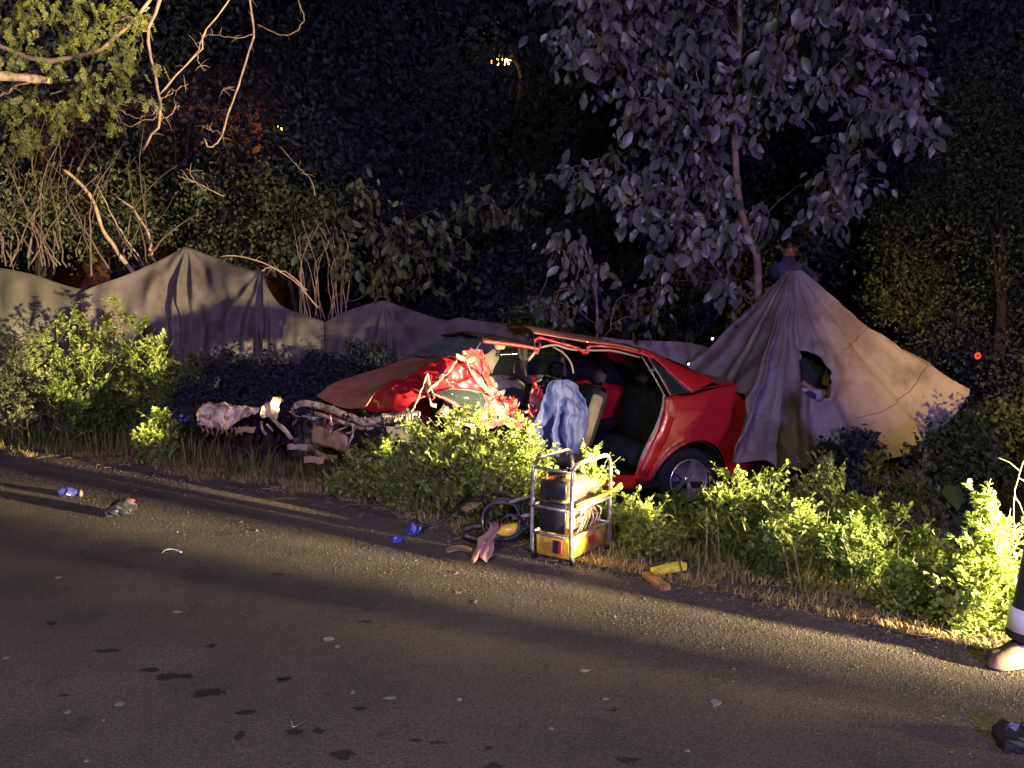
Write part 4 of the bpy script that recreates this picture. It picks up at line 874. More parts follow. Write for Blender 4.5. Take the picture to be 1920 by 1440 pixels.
def wheel(x, y, z, sg, tilt=0, name='wheel', R=.315):
    ax = np.array([0, sg * math.cos(tilt), math.sin(tilt)]); w_ = thing  # outward axis
    ty = MB(); ty.lathe([(.20, -.09), (.27, -.10), (R - .015, -.095), (R, -.06), (R, .055), (R - .015, .09), (.27, .098), (.215, .092), (.205, .075)], (x, y, z), ax, 40); t_ = ty.build('wheel', M['rubber'], CAR)
    a = np.cross(ax, [1., 0, 0]); a /= np.linalg.norm(a); b = np.cross(ax, a); c = np.array([x, y, z])
    rm = MB(); rm.lathe([(.206, .07), (.212, .088), (.200, .092), (.188, .075), (.185, -.02), (.0, -.03)], c, ax, 40)
    rm.lathe([(.0, .065), (.03, .066), (.036, .058), (.045, .03)], c, ax, 16); rm.build('rim', M['alloy'], t_)
    for k in range(5):
        for dl in (-.13, .13):
            an = 2 * PI * k / 5 + .35; e = a * math.cos(an + dl) + b * math.sin(an + dl); e2 = a * math.cos(an + dl * .75) + b * math.sin(an + dl * .75)
            s0 = c + e * .03 + ax * .055; s1 = c + e2 * .192 + ax * .072; tt = np.cross(ax, e)
            V = [s0 + tt * .012, s0 - tt * .012, s1 - tt * .010, s1 + tt * .010]; V += [v - ax * .03 for v in V]
            link('spoke', V, [(0, 1, 2, 3), (7, 6, 5, 4), (0, 3, 7, 4), (1, 5, 6, 2)], M['alloy'], t_, False)
    return t_
wheel(0, .76, .315, 1); wheel(0, -.76, .315, -1); wheel(2.55, .70, .30, 1, .25); wheel(2.70, -.76, .315, -1)
# --- pillars, roof, glass
def patch(name, rows, nu, nv, m, cr=0, fr=6, seed=0, solid=.006, fn=catmull, parent=CAR, label=None):
    mb = MB(); mb.grid(surf(rows, nu, nv, cr, fr, seed, fn)); o = mb.build(name, M[m], parent, solid=solid)
    if label: o['label'] = label
    return o
def mir(p): return np.array([p[0], -p[1], p[2]])
Cin = [L(1206, 667, .655), L(1225, 672, .66), L(1262, 706, .74), L(1297, 738, .80)]
Cout = [L(1196, 652, .60), L(1222, 660, .60), L(1275, 686, .64), L(1345, 712, .72)]
for s_ in (0, 1):
    ff_ = mir if s_ else (lambda p: p)
    patch('rear_pillar', [[ff_(p) for p in Cin], [ff_((a + b) / 2 + [0, .015, .01]) for a, b in zip(Cin, Cout)], [ff_(p) for p in Cout]], 8, 18, 'red', solid=.012)
    g_ = [L(1224, 676, .655), L(1294, 737, .80), L(1259, 739, .80)]; g_ = [ff_(p) for p in g_]
    link('quarter_window', g_, [(0, 1, 2)], M['glass'], CAR, False)
    fr_ = MB(); fr_.tube([g_[0], g_[1], g_[2], g_[0]], .008, 5); fr_.build('window_seal', M['black'], CAR)
near = [L(1018, 634, .56), L(1060, 635, .58), L(1100, 641, .60), L(1150, 647, .60), L(1206, 659, .60)]
rr_ = []
for yf, dz in ((1, 0), (.85, .028), (.5, .055), (0, .072), (-.5, .055), (-.85, .028), (-1, 0)):
    rr_.append([np.array([p[0], p[1] * yf, p[2] + dz * (1 - .12 * i)]) for i, p in enumerate(near)])
for k in range(len(rr_)):                                                     # cut front edge of the roof peels up
    rr_[k][0] = rr_[k][0] + np.array([.10 if k < 3 else .0, 0, .045 if k < 3 else .0])
patch('roof', rr_, 40, 40, 'reddustsheen', .006, 4, 2, .012)
rail = [L(1000, 640, .60), L(1012, 634, .61), L(1040, 641, .62), L(1080, 652, .63), L(1098, 662, .64), L(1105, 650, .64), L(1150, 651, .64), L(1206, 664, .65), L(1222, 672, .66)]
mb = MB(); mb.tube(catmull(rail, 50), list(.016 + .004 * np.sin(np.arange(50) * 1.3)), 7); mb.build('roof_rail', M['red'], CAR)
for pts in ([(1002, 640), (1003, 658), (1008, 664), (1014, 648)], [(1085, 656), (1094, 664), (1102, 664), (1106, 652)]):
    q = [L(*p, .64) for p in pts]; mb = MB(); mb.grid(surf([[p for p in q], [p + [0, -.03, .035] for p in q]], 4, 10, .008, 12, 4)); mb.build('torn_flap', M['redraw'], CAR, solid=.004)
mb = MB(); mb.tube(catmull([L(1012, 652, .60), L(1040, 647, .61), L(1070, 655, .62), L(1110, 657, .63), L(1150, 658, .63), L(1199, 670, .64)], 40), .011, 6); mb.build('headliner_edge', M['trim'], CAR)
mb = MB(); mb.tube(catmull([L(1036, 650, .5), L(1056, 662, .5), L(1070, 680, .5), L(1075, 700, .5)], 14), .009, 6); mb.build('seat_belt', M['trim'], CAR)
for a_, b_ in (((1203, 668), (1245, 740)), ((1216, 671), (1257, 741))):
    mb = MB(); mb.tube([L(*a_, .66), L((a_[0] + b_[0]) / 2, (a_[1] + b_[1]) / 2 - 2, .74), L(*b_, .82)], .007, 6); mb.build('window_channel', M['bare'], CAR)
mb = MB(); mb.tube(catmull([L(1245, 740, .82), L(1241, 768, .84), L(1230, 800, .85), L(1208, 845, .85), L(1196, 880, .84)], 20), .014, 6); mb.build('door_seal', M['trim'], CAR)
patch('door_jamb', [[L(1262, 742, .83), L(1262, 790, .86), L(1236, 850, .87), L(1212, 895, .86)], [L(1248, 745, .85), L(1246, 790, .88), L(1222, 840, .88), L(1202, 885, .87)], [L(1243, 748, .78), L(1236, 790, .80), L(1212, 840, .80), L(1198, 880, .80)]], 8, 20, 'red', .008, 9, 5)
patch('door_latch', [[L(1247, 745, .86), L(1262, 748, .87)], [L(1250, 765, .88), L(1266, 770, .88)], [L(1252, 782, .87), L(1268, 785, .87)]], 10, 8, 'redraw', .014, 18, 6, .004)
# forward half of the roof, pushed down
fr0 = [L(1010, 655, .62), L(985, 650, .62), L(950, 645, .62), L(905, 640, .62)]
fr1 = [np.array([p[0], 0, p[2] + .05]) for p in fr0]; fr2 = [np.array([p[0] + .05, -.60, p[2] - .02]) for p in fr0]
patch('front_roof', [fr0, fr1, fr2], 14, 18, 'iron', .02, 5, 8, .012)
mb = MB(); mb.tube(catmull(fr0, 16), .018, 7); mb.build('roof_rail', M['redraw'], CAR)
patch('sun_visor', [[L(925, 646, .4), L(950, 644, .4)], [L(930, 656, .4), L(945, 655, .4)]], 4, 4, 'trim', 0, 1, 0, .01)
mb = MB(); mb.tube([L(1003, 660, .63), L(990, 676, .63)], .014, 6); mb.build('cut_pillar_stub', M['trim'], CAR)
# windscreen, rear window
patch('windscreen', [[L(768, 667, -.70), L(820, 668, 0), L(890, 674, .68)], [L(805, 648, -.62), L(850, 650, 0), L(893, 656, .66)], [L(840, 631, -.55), L(868, 634, 0), L(902, 641, .60)]], 20, 30, 'crazed', .018, 5, 3)
rw = [L(1212, 660, .57), L(1330, 712, .66)]
patch('rear_window', [[rw[0], rw[0] * [1, 0, 1] + [-.03, 0, .05], mir(rw[0])], [(rw[0] + rw[1]) / 2 + [0, 0, .03], ((rw[0] + rw[1]) / 2) * [1, 0, 1] + [-.04, 0, .08], mir((rw[0] + rw[1]) / 2) + [0, 0, .03]], [rw[1], rw[1] * [1, 0, 1] + [-.05, 0, .02], mir(rw[1])]], 12, 14, 'glass', 0)
zt_ = 1.235
patch('boot_lid', [[(-.36, .70, zt_ + .01), (-.40, 0, zt_ + .03), (-.36, -.70, zt_ + .01)], [(-.7, .71, zt_ + .02), (-.75, 0, zt_ + .045), (-.7, -.71, zt_ + .02)], [(-.95, .62, zt_ - .02), (-1.02, 0, zt_), (-.95, -.62, zt_ - .02)], [(-.99, .62, .95), (-1.05, 0, .95), (-.99, -.62, .95)]], 20, 16, 'red', 0)
patch('shoulder', [[(.24, .78, 1.135), (-.1, .765, 1.20), (-.5, .755, 1.255), (-.9, .70, 1.20)], [(.2, .70, 1.15), (-.15, .70, 1.21), (-.5, .70, 1.25), (-.9, .62, 1.22)]], 6, 16, 'red', 0)
patch('rear_bumper', [[(-.75, .84, .62), (-1.0, .68, .62), (-1.08, 0, .62), (-1.0, -.68, .62), (-.75, -.84, .62)], [(-.76, .86, .56), (-1.04, .70, .56), (-1.12, 0, .56), (-1.04, -.70, .56), (-.76, -.86, .56)], [(-.72, .82, .46), (-1.0, .66, .46), (-1.06, 0, .46), (-1.0, -.66, .46), (-.72, -.82, .46)]], 12, 30, 'red', 0)
for sg in (1, -1): patch('tail_light', [[(-.90, sg * .765, 1.08), (-1.0, sg * .60, 1.08), (-1.03, sg * .45, 1.06)], [(-.92, sg * .78, .85), (-1.03, sg * .60, .85), (-1.05, sg * .45, .86)]], 6, 10, 'sticker', 0)
# far side of the body seen through the openings
mb = MB(); mb.grid(surf([[(-.9, -.80, 1.15), (.6, -.80, 1.10), (1.6, -.80, 1.06), (2.5, -.78, 1.02), (3.3, -.72, .74)], [(-.9, -.85, .7), (.6, -.86, .7), (1.6, -.86, .7), (2.3, -.84, .72), (3.3, -.78, .6)], [(-.9, -.80, .3), (.6, -.82, .25), (1.6, -.82, .25), (2.3, -.80, .3), (3.3, -.74, .35)]], 12, 40)); mb.build('far_side_panel', M['red'], CAR, solid=.008)
patch('far_door_trim', [[(.55, -.77, 1.13), (1.9, -.77, 1.10)], [(.55, -.79, .95), (1.9, -.79, .93)], [(.55, -.79, .4), (1.9, -.79, .4)]], 8, 12, 'dark', 0)
patch('far_window', [[L(985, 652, -.72), L(1052, 652, -.72), L(1200, 668, -.68)], [L(985, 706, -.785), L(1056, 706, -.785), L(1240, 735, -.785)]], 4, 10, 'glass', 0)
patch('far_window', [[L(936, 655, -.71), L(975, 652, -.71)], [L(915, 708, -.785), L(980, 708, -.785)]], 4, 6, 'glass', 0)
patch('door_trim_panel', [[L(988, 703, -.76), L(1050, 703, -.76)], [L(988, 718, -.77), L(1052, 720, -.77)]], 5, 12, 'seat', 0)
for a_, b_, r_, nm_ in (((983, 646), (984, 712), .035, 'centre_pillar'), ((1052, 650), (1058, 705), .030, 'far_rear_pillar'), ((938, 648), (914, 705), .022, 'far_front_pillar'), ((972, 650), (980, 700), .02, 'door_frame')):
    mb = MB(); mb.tube([L(*a_, -.70), L(*b_, -.79)], r_, 6); mb.build(nm_, M['seat'], CAR)
mb = MB(); mb.tube(catmull([L(930, 652, -.68), L(980, 648, -.68), L(1060, 648, -.68), L(1150, 655, -.66), L(1200, 668, -.66)], 20), .03, 6); mb.build('far_roof_rail', M['dark'], CAR)
mb = MB(); mb.box((1.15, 0, .26), (3.3, 1.62, .05)); mb.build('floor_pan', M['dark'], CAR)
mb = MB(); mb.box((1.45, .82, .30), (1.75, .10, .13), bev=.03); mb.build('sill', M['red'], CAR)
mb = MB(); mb.grid(surf([[(2.25, .75, 1.05), (2.3, 0, 1.12), (2.3, -.75, 1.08)], [(2.15, .7, .7), (2.2, 0, .7), (2.2, -.7, .7)], [(2.2, .7, .3), (2.25, 0, .3), (2.25, -.7, .3)]], 12, 16, .03, 5, 2)); mb.build('firewall', M['dark'], CAR, solid=.01)
patch('dashboard', [[L(915, 708, .35), L(945, 704, .2), L(975, 715, .1)], [L(908, 728, .42), L(945, 722, .35), L(990, 735, .3)], [L(915, 752, .40), L(950, 750, .35), L(1000, 765, .3)]], 16, 20, 'trim', .02, 7, 11, .02)
patch('instrument_binnacle', [[L(930, 735, .5), L(960, 725, .45), L(990, 738, .4)], [L(935, 760, .5), L(965, 755, .45), L(1000, 770, .4)]], 8, 14, 'black', .02, 8, 12, .02)
sw = MB(); c_ = L(975, 705, .25); sw.tube([c_ + np.array([.10 * math.sin(t) * .35, .17 * math.cos(t), .17 * math.sin(t)]) for t in np.linspace(0, 2 * PI, 26)], .012, 6, False); sw.tube([c_ + [0, -.16, 0], c_, c_ + [0, .16, 0]], .014, 6); sw.tube([c_, c_ + [.4, 0, -.15]], .02, 6); sw.build('steering_wheel', M['black'], CAR)
patch('airbag', [[L(905, 668, .3), L(925, 655, .2), L(935, 670, .2)], [L(900, 700, .35), L(920, 690, .3), L(915, 715, .3)]], 12, 12, 'seat', .02, 8, 13, .008)
def seat(x, y, nm, back=.24):
    s = thing
    b_ = MB(); b_.box((x + .25, y, .50), (.50, .50, .20), bev=.07); s0 = b_.build(nm, M['dark'], CAR)
    Rt = np.array([[math.cos(-.25), 0, math.sin(-.25)], [0, 1, 0], [-math.sin(-.25), 0, math.cos(-.25)]])
    b_ = MB(); b_.box((x - .04, y, .86), (.15, .48, .62), Rt, bev=.06); b_.build('backrest', M['dark'], s0)
    for sg in (1, -1):
        b_ = MB(); b_.box((x + .02, y + sg * .235, .84), (.12, .05, .52), Rt, bev=.02); b_.build('bolster', M['seat'], s0)
    b_ = MB(); b_.box((x - .14, y, 1.25), (.10, .26, .16), Rt, bev=.045); b_.tube([(x - .12, y - .06, 1.1), (x - .13, y - .06, 1.2)], .006, 5); b_.tube([(x - .12, y + .06, 1.1), (x - .13, y + .06, 1.2)], .006, 5); b_.build('headrest', M['dark'], s0)
seat(.95, .33, 'front_seat'); seat(1.1, -.38, 'front_seat')
mb = MB(); mb.box((.25, 0, .48), (.5, 1.4, .2), bev=.06); s0 = mb.build('rear_seat', M['dark'], CAR); mb = MB(); mb.box((-.02, 0, .82), (.16, 1.4, .6), np.array([[.97, 0, -.24], [0, 1, 0], [.24, 0, .97]]), bev=.05); mb.build('backrest', M['dark'], s0)
for yy in (.15, -.4): mb = MB(); mb.box((-.08, yy, 1.19), (.10, .24, .14), bev=.045); mb.build('headrest', M['seat'], s0)
# --- bonnet
far_ = [L(592, 742, -.70), L(620, 722, -.70), L(651, 710, -.70), L(716, 689, -.70), L(768, 671, -.70), L(812, 662, -.66)]
mid_ = [L(640, 764, -.25), L(660, 745, -.22), L(700, 728, -.2), L(750, 702, -.18), L(800, 682, -.15), L(840, 665, -.1)]
cre_ = [L(683, 768, .12), L(700, 742, .25), L(728, 722, .30), L(772, 703, .32), L(812, 682, .36), L(850, 666, .40)]
lip_ = [L(730, 772, .50), L(742, 750, .62), L(770, 738, .68), L(800, 730, .66), L(845, 714, .66), L(872, 690, .66)]
nea_ = [L(750, 777, .62), L(764, 762, .72), L(785, 750, .78), L(815, 742, .78), L(860, 738, .80), L(890, 715, .80)]
patch('bonnet', [far_, mid_, cre_], 24, 60, 'reddustsheen', .012, 3.2, 1, .008)
patch('bonnet_edge', [cre_, lip_, nea_], 40, 80, 'red', .034, 5.2, 1, .008, label='bright red buckled edge of the bonnet')
patch('crumpled_fender', [[L(790, 712, .74), L(812, 690, .72), L(838, 672, .70), L(870, 668, .70)], [L(800, 726, .84), L(826, 706, .86), L(850, 694, .84), L(884, 690, .82)], [L(812, 738, .80), L(838, 728, .88), L(864, 722, .90), L(893, 716, .86)], [L(806, 752, .84), L(836, 742, .86), L(868, 738, .88), L(902, 742, .84)]], 50, 56, 'red', .05, 7, 5, .005)
patch('folded_panel', [[L(872, 662, .76), L(892, 656, .70), L(908, 668, .66)], [L(880, 688, .80), L(898, 684, .76), L(918, 700, .70)], [L(890, 716, .84), L(908, 722, .80), L(935, 738, .74)]], 36, 30, 'redraw', .05, 8, 21, .004)
patch('folded_panel', [[L(898, 742, .82), L(930, 738, .78), L(965, 752, .74)], [L(905, 765, .86), L(935, 762, .84), L(975, 775, .80)], [L(900, 795, .84), L(940, 800, .84), L(985, 805, .80)]], 30, 36, 'redraw', .05, 8, 22, .004)
patch('folded_panel', [[L(832, 752, .78), L(865, 770, .80), L(895, 785, .80)], [L(815, 775, .82), L(850, 795, .84), L(890, 808, .84)]], 24, 30, 'iron', .04, 8, 23, .004)
for pts, y_, wd in (([(768, 775), (782, 752), (795, 715), (800, 705), (806, 722), (812, 745)], .86, .020), ([(800, 735), (822, 715), (846, 690), (856, 676)], .90, .016), ([(855, 668), (872, 676), (884, 700), (906, 725), (925, 742)], .86, .020), ([(862, 675), (890, 690), (902, 700), (912, 722)], .82, .014),
                    ([(812, 738), (835, 748), (862, 765), (885, 780)], .90, .014), ([(880, 655), (895, 665), (905, 690), (900, 700)], .72, .018), ([(795, 715), (803, 745), (808, 758), (816, 760)], .80, .016), ([(846, 666), (858, 672), (880, 668)], .78, .014)):
    q = catmull([L(*p, y_) for p in pts], 16); mb = MB(); mb.grid(surf([q + [0, .01, wd], q + [0, .03, 0], q - [0, .0, wd]], 7, 22, .022, 19, y_ * 9 + wd * 50, )); mb.build('torn_metal_strip', M['redraw' if wd in (.018, .014) else 'bare'], CAR, solid=.003)
mir_ = [L(822, 735, .90), L(845, 729, .92), L(880, 731, .92), L(904, 736, .90), L(911, 752, .88), L(905, 775, .86), L(892, 782, .86), L(868, 768, .90), L(840, 750, .92)]
mb = MB(); mb.add(mir_ + [sum(mir_) / 9 + [0, .02, 0]], [(i, (i + 1) % 9, 9) for i in range(9)]); mb.build('mirror_glass', M['glass'], CAR, solid=.008)
mb = MB(); mb.tube(mir_ + [mir_[0]], .008, 5); mb.build('mirror_frame', M['black'], CAR)
# exposed front end
def strip(name, pts, yy, wd, m, cr=.008, k=0, label=None):
    q = catmull([L(p[0], p[1], yy if np.isscalar(yy) else yy[i]) for i, p in enumerate(pts)], 22)
    mb = MB(); mb.grid(surf([q + [0, -.01, wd], q + [0, .018, wd * .3], q + [0, .018, -wd * .3], q + [0, -.01, -wd]], 7, 22, cr, 11, k)); o = mb.build(name, M[m], CAR, solid=.004)
    if label: o['label'] = label
    return o
strip('bumper_beam', [(548, 764), (575, 757), (612, 766), (650, 780), (690, 792), (735, 780)], [-.6, -.4, -.1, .2, .4, .6], .035, 'cream', .014, 1)
strip('bumper_beam', [(590, 775), (640, 792), (690, 803), (735, 792), (752, 780)], [-.3, .0, .3, .5, .6], .022, 'cream', .014, 2)
strip('support_bar', [(545, 765), (556, 785), (548, 800)], -.6, .014, 'bare', .006, 3)
strip('support_bar', [(565, 780), (600, 783), (625, 780)], -.3, .010, 'steel', .004, 4)
strip('hanging_panel', [(585, 812), (615, 822), (640, 830), (652, 838)], [0, .2, .35, .4], .085, 'tan', .018, 5, 'tan plastic panel hanging from the torn bumper')
strip('bumper_lip', [(578, 836), (595, 850), (612, 858), (632, 858)], [.1, .25, .35, .4], .028, 'tan', .006, 6)
strip('bracket', [(660, 800), (662, 815), (655, 830), (652, 850)], .6, .03, 'cream', .008, 7)
strip('bracket', [(618, 785), (624, 800), (618, 812)], .3, .03, 'cream', .014, 8)
strip('bumper_side', [(740, 800), (768, 798), (782, 785), (786, 775)], .8, .02, 'cream', .010, 9)
for k in range(11):
    q0 = L(722 + k * 5.0, 779 - k * .4, .72); q1 = L(720 + k * 5.0, 797 - k * .4, .72); mb = MB(); mb.tube([q0, (q0 + q1) / 2 + [0, .01, 0], q1], .006, 4); mb.build('grille_rib', M['tan'], CAR)
patch('grille_backing', [[L(715, 775, .66), L(785, 770, .66)], [L(715, 800, .66), L(785, 800, .66)]], 4, 10, 'black', .006)
eng = MB(); eng.box((2.72, -.12, .60), (.5, .6, .30), bev=.05); eng.box((2.8, -.35, .7), (.3, .3, .3), bev=.04); eng.lathe([(0, .03), (.09, .03), (.09, -.04)], (2.95, .35, .60), (.6, .8, 0), 18); eng.tube(catmull([(2.6, .4, .8), (2.8, .5, .9), (3.0, .3, .78), (3.05, -.1, .8)], 16), .03, 8); eng.build('engine', M['dark'], CAR)
mb = MB(); mb.grid(surf([[(3.15, -.6, .72), (3.12, 0, .72), (2.95, .5, .74)], [(3.15, -.6, .38), (3.12, 0, .38), (2.95, .5, .4)]], 8, 20, .02, 6, 3)); mb.build('radiator', M['black'], CAR, solid=.04)
random.seed(11)
for k in range(26):                                                            # twisted bits round the torn front
    x0, y0 = random.uniform(548, 700), random.uniform(770, 812); yl = np.interp(x0, [550, 700], [-.45, .55]); dx, dy = random.uniform(-26, 26), random.uniform(-12, 14)
    q = catmull([L(x0, y0, yl), L(x0 + dx * .5, y0 + dy * .5 + random.uniform(-5, 5), yl + .05), L(x0 + dx, y0 + dy, yl)], 8)
    mb = MB(); wd = random.uniform(.004, .013); mb.grid([q + [0, 0, wd], q + [.004, .01, 0], q - [0, 0, wd]]); mb.build('wreckage_shard', M[random.choice(['bare', 'tan', 'iron', 'black', 'bare'])], CAR, solid=.003)
for k in range(60):                                                            # shredded door post by the blue sheet
    t = random.random(); x0 = random.uniform(1000, 1026) if t < .6 else random.uniform(930, 1000); y0 = random.uniform(712, 850) if t < .6 else random.uniform(738, 785)
    dx, dy = random.uniform(-16, 16), random.uniform(-16, 18); yl = random.uniform(.72, .92)
    q = catmull([L(x0, y0, yl), L(x0 + dx * .6 + 4, y0 + dy * .3, yl + .03), L(x0 + dx * .7, y0 + dy, yl)], 8)
    mb = MB(); wd = random.uniform(.006, .018); mb.grid([q + [0, 0, wd], q + [.004, .012, 0], q - [0, 0, wd]]); mb.build('shredded_metal', M[random.choice(['redraw', 'redraw', 'red', 'redraw', 'pink', 'black', 'black', 'iron'])], CAR, solid=.003)
mb = MB(); mb.grid(surf([[L(995, 730, .8), L(1018, 726, .8)], [L(990, 790, .84), L(1024, 780, .86)], [L(985, 850, .84), L(1022, 850, .84)]], 20, 12, .03, 9, 2)); mb.build('front_door_remnant', M['redraw'], CAR, solid=.006)
mb = MB(); mb.tube([L(1000, 712, .84), L(1006, 728, .85)], .018, 6); mb.build('red_grip', M['red'], CAR)
# blue sheet hanging in the front door opening
rows = []
outl = [(1044, 712, 1064, 711), (1030, 722, 1080, 726), (1020, 742, 1094, 746), (1014, 770, 1103, 770), (1006, 806, 1100, 804), (1008, 850, 1092, 850)]
nv = 60; A = []
Lf = catmull([L(a, b, 1.0) for a, b, c, d in outl], 50); Rg = catmull([L(c, d, .93) for a, b, c, d in outl], 50)
for i in range(50):
    t = i / 49; row = []
    for j in range(nv):
        u = j / (nv - 1); p = Lf[i] * (1 - u) + Rg[i] * u; f = .07 * mnoise.noise(Vector((u * 3.2, t * .8, 2))) * 2 * t ** .5 + .035 * mnoise.noise(Vector((u * 8, t * 2.2, 5))) * 2 * t ** .4 - .05 * math.exp(-((u - .35 - .1 * t) / .05) ** 2) * t ** .5
        p = p + np.array([0, f, 0]); nv_ = mnoise.noise_vector(Vector(p) * 6); row.append(p + (np.array(nv_) * .04 + np.array(mnoise.noise_vector(Vector(p) * 17)) * .014) * min(1, t * 4 + .2))
    A.append(row)
A = np.array(A); Aw = CO + A[..., :1] * hv + A[..., 1:2] * lv + A[..., 2:] * uv
mb = MB(); mb.grid(Aw); tag(mb.build('sheet', M['blue'], None, solid=.004), 'blue sheet draped in the front door opening of the wrecked car', 'sheet')

# ---------------------------------------------------------------- loose wreckage on the verge
def crumple_piece(name, label, cat, outline, Y, m, depth=.12, seed=1, cr=.03, extra=None):
    a, b = outline; root = thing(name, label, cat, np.array([at(*a[0], Y)[0], Y, float(terr(at(*a[0], Y)[0], Y))]))
    T_ = [at(*p, Y + (0.04 if i % 2 else -.02)) for i, p in enumerate(a)]; B_ = [at(*p, Y - .05 + (0.05 if i % 2 else -.03)) for i, p in enumerate(b)]
    mid = [(p + q) / 2 + np.array([0, -depth * .6, 0]) for p, q in zip(T_, B_)]
    back = [p + np.array([0, depth, -.02]) for p in T_]
    mb = MB(); mb.grid(surf([back, T_, mid, B_], 30, 44, cr, 9, seed)); mb.build('shell', M[m], root, solid=.005); 
    return root
r = crumple_piece('bumper_fragment', 'crumpled cream bumper fragment lying alone left of the car', 'debris', ([(372, 762), (395, 756), (425, 762), (458, 764), (482, 772)], [(370, 802), (390, 806), (412, 808), (436, 800), (470, 782)]), 8.75, 'cream', .10, 3, .06)
s = MB()
for k in range(9):
    x = 376 + k * 9; s.tube([at(x, 800, 8.7), at(x + 6, 806 + (k % 3) * 5, 8.68), at(x + 2, 812 + (k % 2) * 6, 8.7)], .010, 5)
s.build('torn_foam', M['tan'], r)
r = crumple_piece('fender_fragment', 'torn cream metal fragment with upright jagged tip, just left of the car front', 'debris', ([(488, 768), (500, 757), (516, 744), (528, 752)], [(492, 780), (505, 786), (515, 790), (522, 775)]), 8.2, 'cream', .06, 7, .04)
s = MB(); s.grid(surf([[at(505, 782, 8.15), at(520, 790, 8.1)], [at(525, 805, 8.05), at(535, 802, 8.05)], [at(545, 825, 8.0), at(552, 822, 8.0)]], 14, 6, .01, 9, 1)); s.tube(catmull([at(490, 790, 8.1), at(492, 805, 8.1), at(500, 815, 8.05)], 6), .012, 5); s.tube(catmull([at(500, 795, 8.1), at(512, 808, 8.1)], 6), .008, 5); s.build('bent_bar', M['bare'], r, solid=.004)
r = crumple_piece('dark_wreckage', 'dark plastic wreckage with a blue glint, left of the cream bumper fragment', 'debris', ([(322, 772), (345, 764), (368, 768)], [(325, 795), (348, 802), (368, 800)]), 8.9, 'black', .12, 5, .03)
s = MB(); s.ball(at(340, 780, 8.78), .022, 8, 6); s.ball(at(348, 788, 8.76), .02, 8, 6); s.build('blue_glint', M['bluep'], r)  # blue light on the dark piece, painted as small blue balls
for k, (x, y, Y) in enumerate(((460, 806, 8.4), (560, 838, 7.9), (590, 862, 7.6))):
    s = MB(); c_ = at(x, y, Y); s.grid(surf([[c_ + [-.10, 0, .02], c_ + [0, -.02, .03], c_ + [.10, .02, .02]], [c_ + [-.09, -.05, -.02], c_ + [0, -.06, -.02], c_ + [.09, -.04, -.03]]], 10, 16, .02, 10, k)); tag(s.build('metal_scrap', M[('tan', 'bare', 'tan')[k]], None, solid=.004), ('tan scrap in the grass right of the cream bumper fragment', 'pale scrap in the grass under the hanging bumper', 'small brown scrap nearest the road below the car front')[k], 'debris')

# ---------------------------------------------------------------- power unit in its tubular cage
A0 = gnd(1070, 1064); B0 = gnd(997, 1048); ey = B0 - A0; ly = np.linalg.norm(ey); ey /= ly; ex = np.array([-ey[1] * -1, ey[0] * -1, 0]); ex = np.array([ey[1], -ey[0], 0]); lx = .47
PW = Matrix([[ex[0], ey[0], 0, A0[0]], [ex[1], ey[1], 0, A0[1]], [0, 0, 1, 0], [0, 0, 0, 1]])
PU = thing('power_unit', 'rescue hydraulic power unit in a steel tube cage with yellow base, at the road edge', 'power unit', local=PW)
lx, ly, hh = .50, .30, .66
def hoop(y):
    r = .09; pts = [(0.03, y, .03), (0, y, .08), (.0, y, .3), (.012, y, hh - r)]
    pts += [(.012 + r - r * math.cos(t), y, hh - r + r * math.sin(t)) for t in np.linspace(.2, PI / 2, 6)]
    pts += [(lx - r + r * math.sin(t), y, hh - r + r * math.cos(t)) for t in np.linspace(0, PI / 2, 7)]
    pts += [(lx, y, .3), (lx, y, .08), (lx - .03, y, .03)]; m_ = MB(); m_.tube(pts, .013, 9); m_.build('cage_hoop', M['steel'], PU)
hoop(0); hoop(ly)
for (x, z) in ((0, .36), (lx, .36), (0, .185), (lx, .185)):
    m_ = MB(); m_.tube([(x, 0, z), (x, ly, z)], .010, 8); m_.build('cross_bar', M['steel'], PU)
for y in (0, ly):
    for z in (.36, .185): m_ = MB(); m_.tube([(0, y, z), (lx, y, z)], .010, 8); m_.build('side_bar', M['steel'], PU)
m_ = MB(); m_.tube([(.012, 0, hh - .05), (.02, ly, hh - .05)], .010, 8); m_.build('top_bar', M['steel'], PU)
m_ = MB(); m_.box((lx / 2, ly / 2, .105), (lx - .035, ly - .035, .145), bev=.012); tr_ = m_.build('yellow_base', M['yellow'], PU)
m_ = MB(); m_.box((lx * .55, .012, .115), (.075, .004, .055)); m_.build('red_sticker', M['sticker'], tr_, False)
m_ = MB(); m_.box((.012, ly * .40, .11), (.004, .05, .085)); m_.build('dark_label', M['black'], tr_, False)
m_ = MB(); m_.box((.012, ly * .30, .11), (.0045, .022, .085)); m_.build('red_label', M['sticker'], tr_, False)
m_ = MB(); m_.box((lx / 2, ly / 2, .30), (.30, .19, .20), bev=.02)
for k in range(7): m_.box((lx / 2, .045, .23 + k * .022), (.22, .012, .008))
m_.build('engine_block', M['tan'], PU)
m_ = MB(); m_.lathe([(0, .03), (.055, .03), (.06, .01), (.06, -.02)], (lx * .40, .055, .29), (0, -1, 0), 20); m_.lathe([(0, .04), (.02, .04), (.02, .02)], (lx * .40, .055, .29), (0, -1, 0), 12); m_.build('recoil_starter', M['trim'], PU)
m_ = MB(); m_.box((lx * .48, ly * .5, .47), (.28, .20, .13), bev=.035); m_.build('fuel_tank', M['iron'], PU)
m_ = MB(); m_.lathe([(0, .025), (.04, .025), (.045, .012), (.045, 0)], (lx * .28, ly * .35, .545), (0, 0, 1), 18); m_.build('tank_cap', M['orange'], PU)
m_ = MB(); m_.box((lx * .75, .07, .46), (.10, .08, .10), bev=.02); m_.build('air_filter', M['tan'], PU)
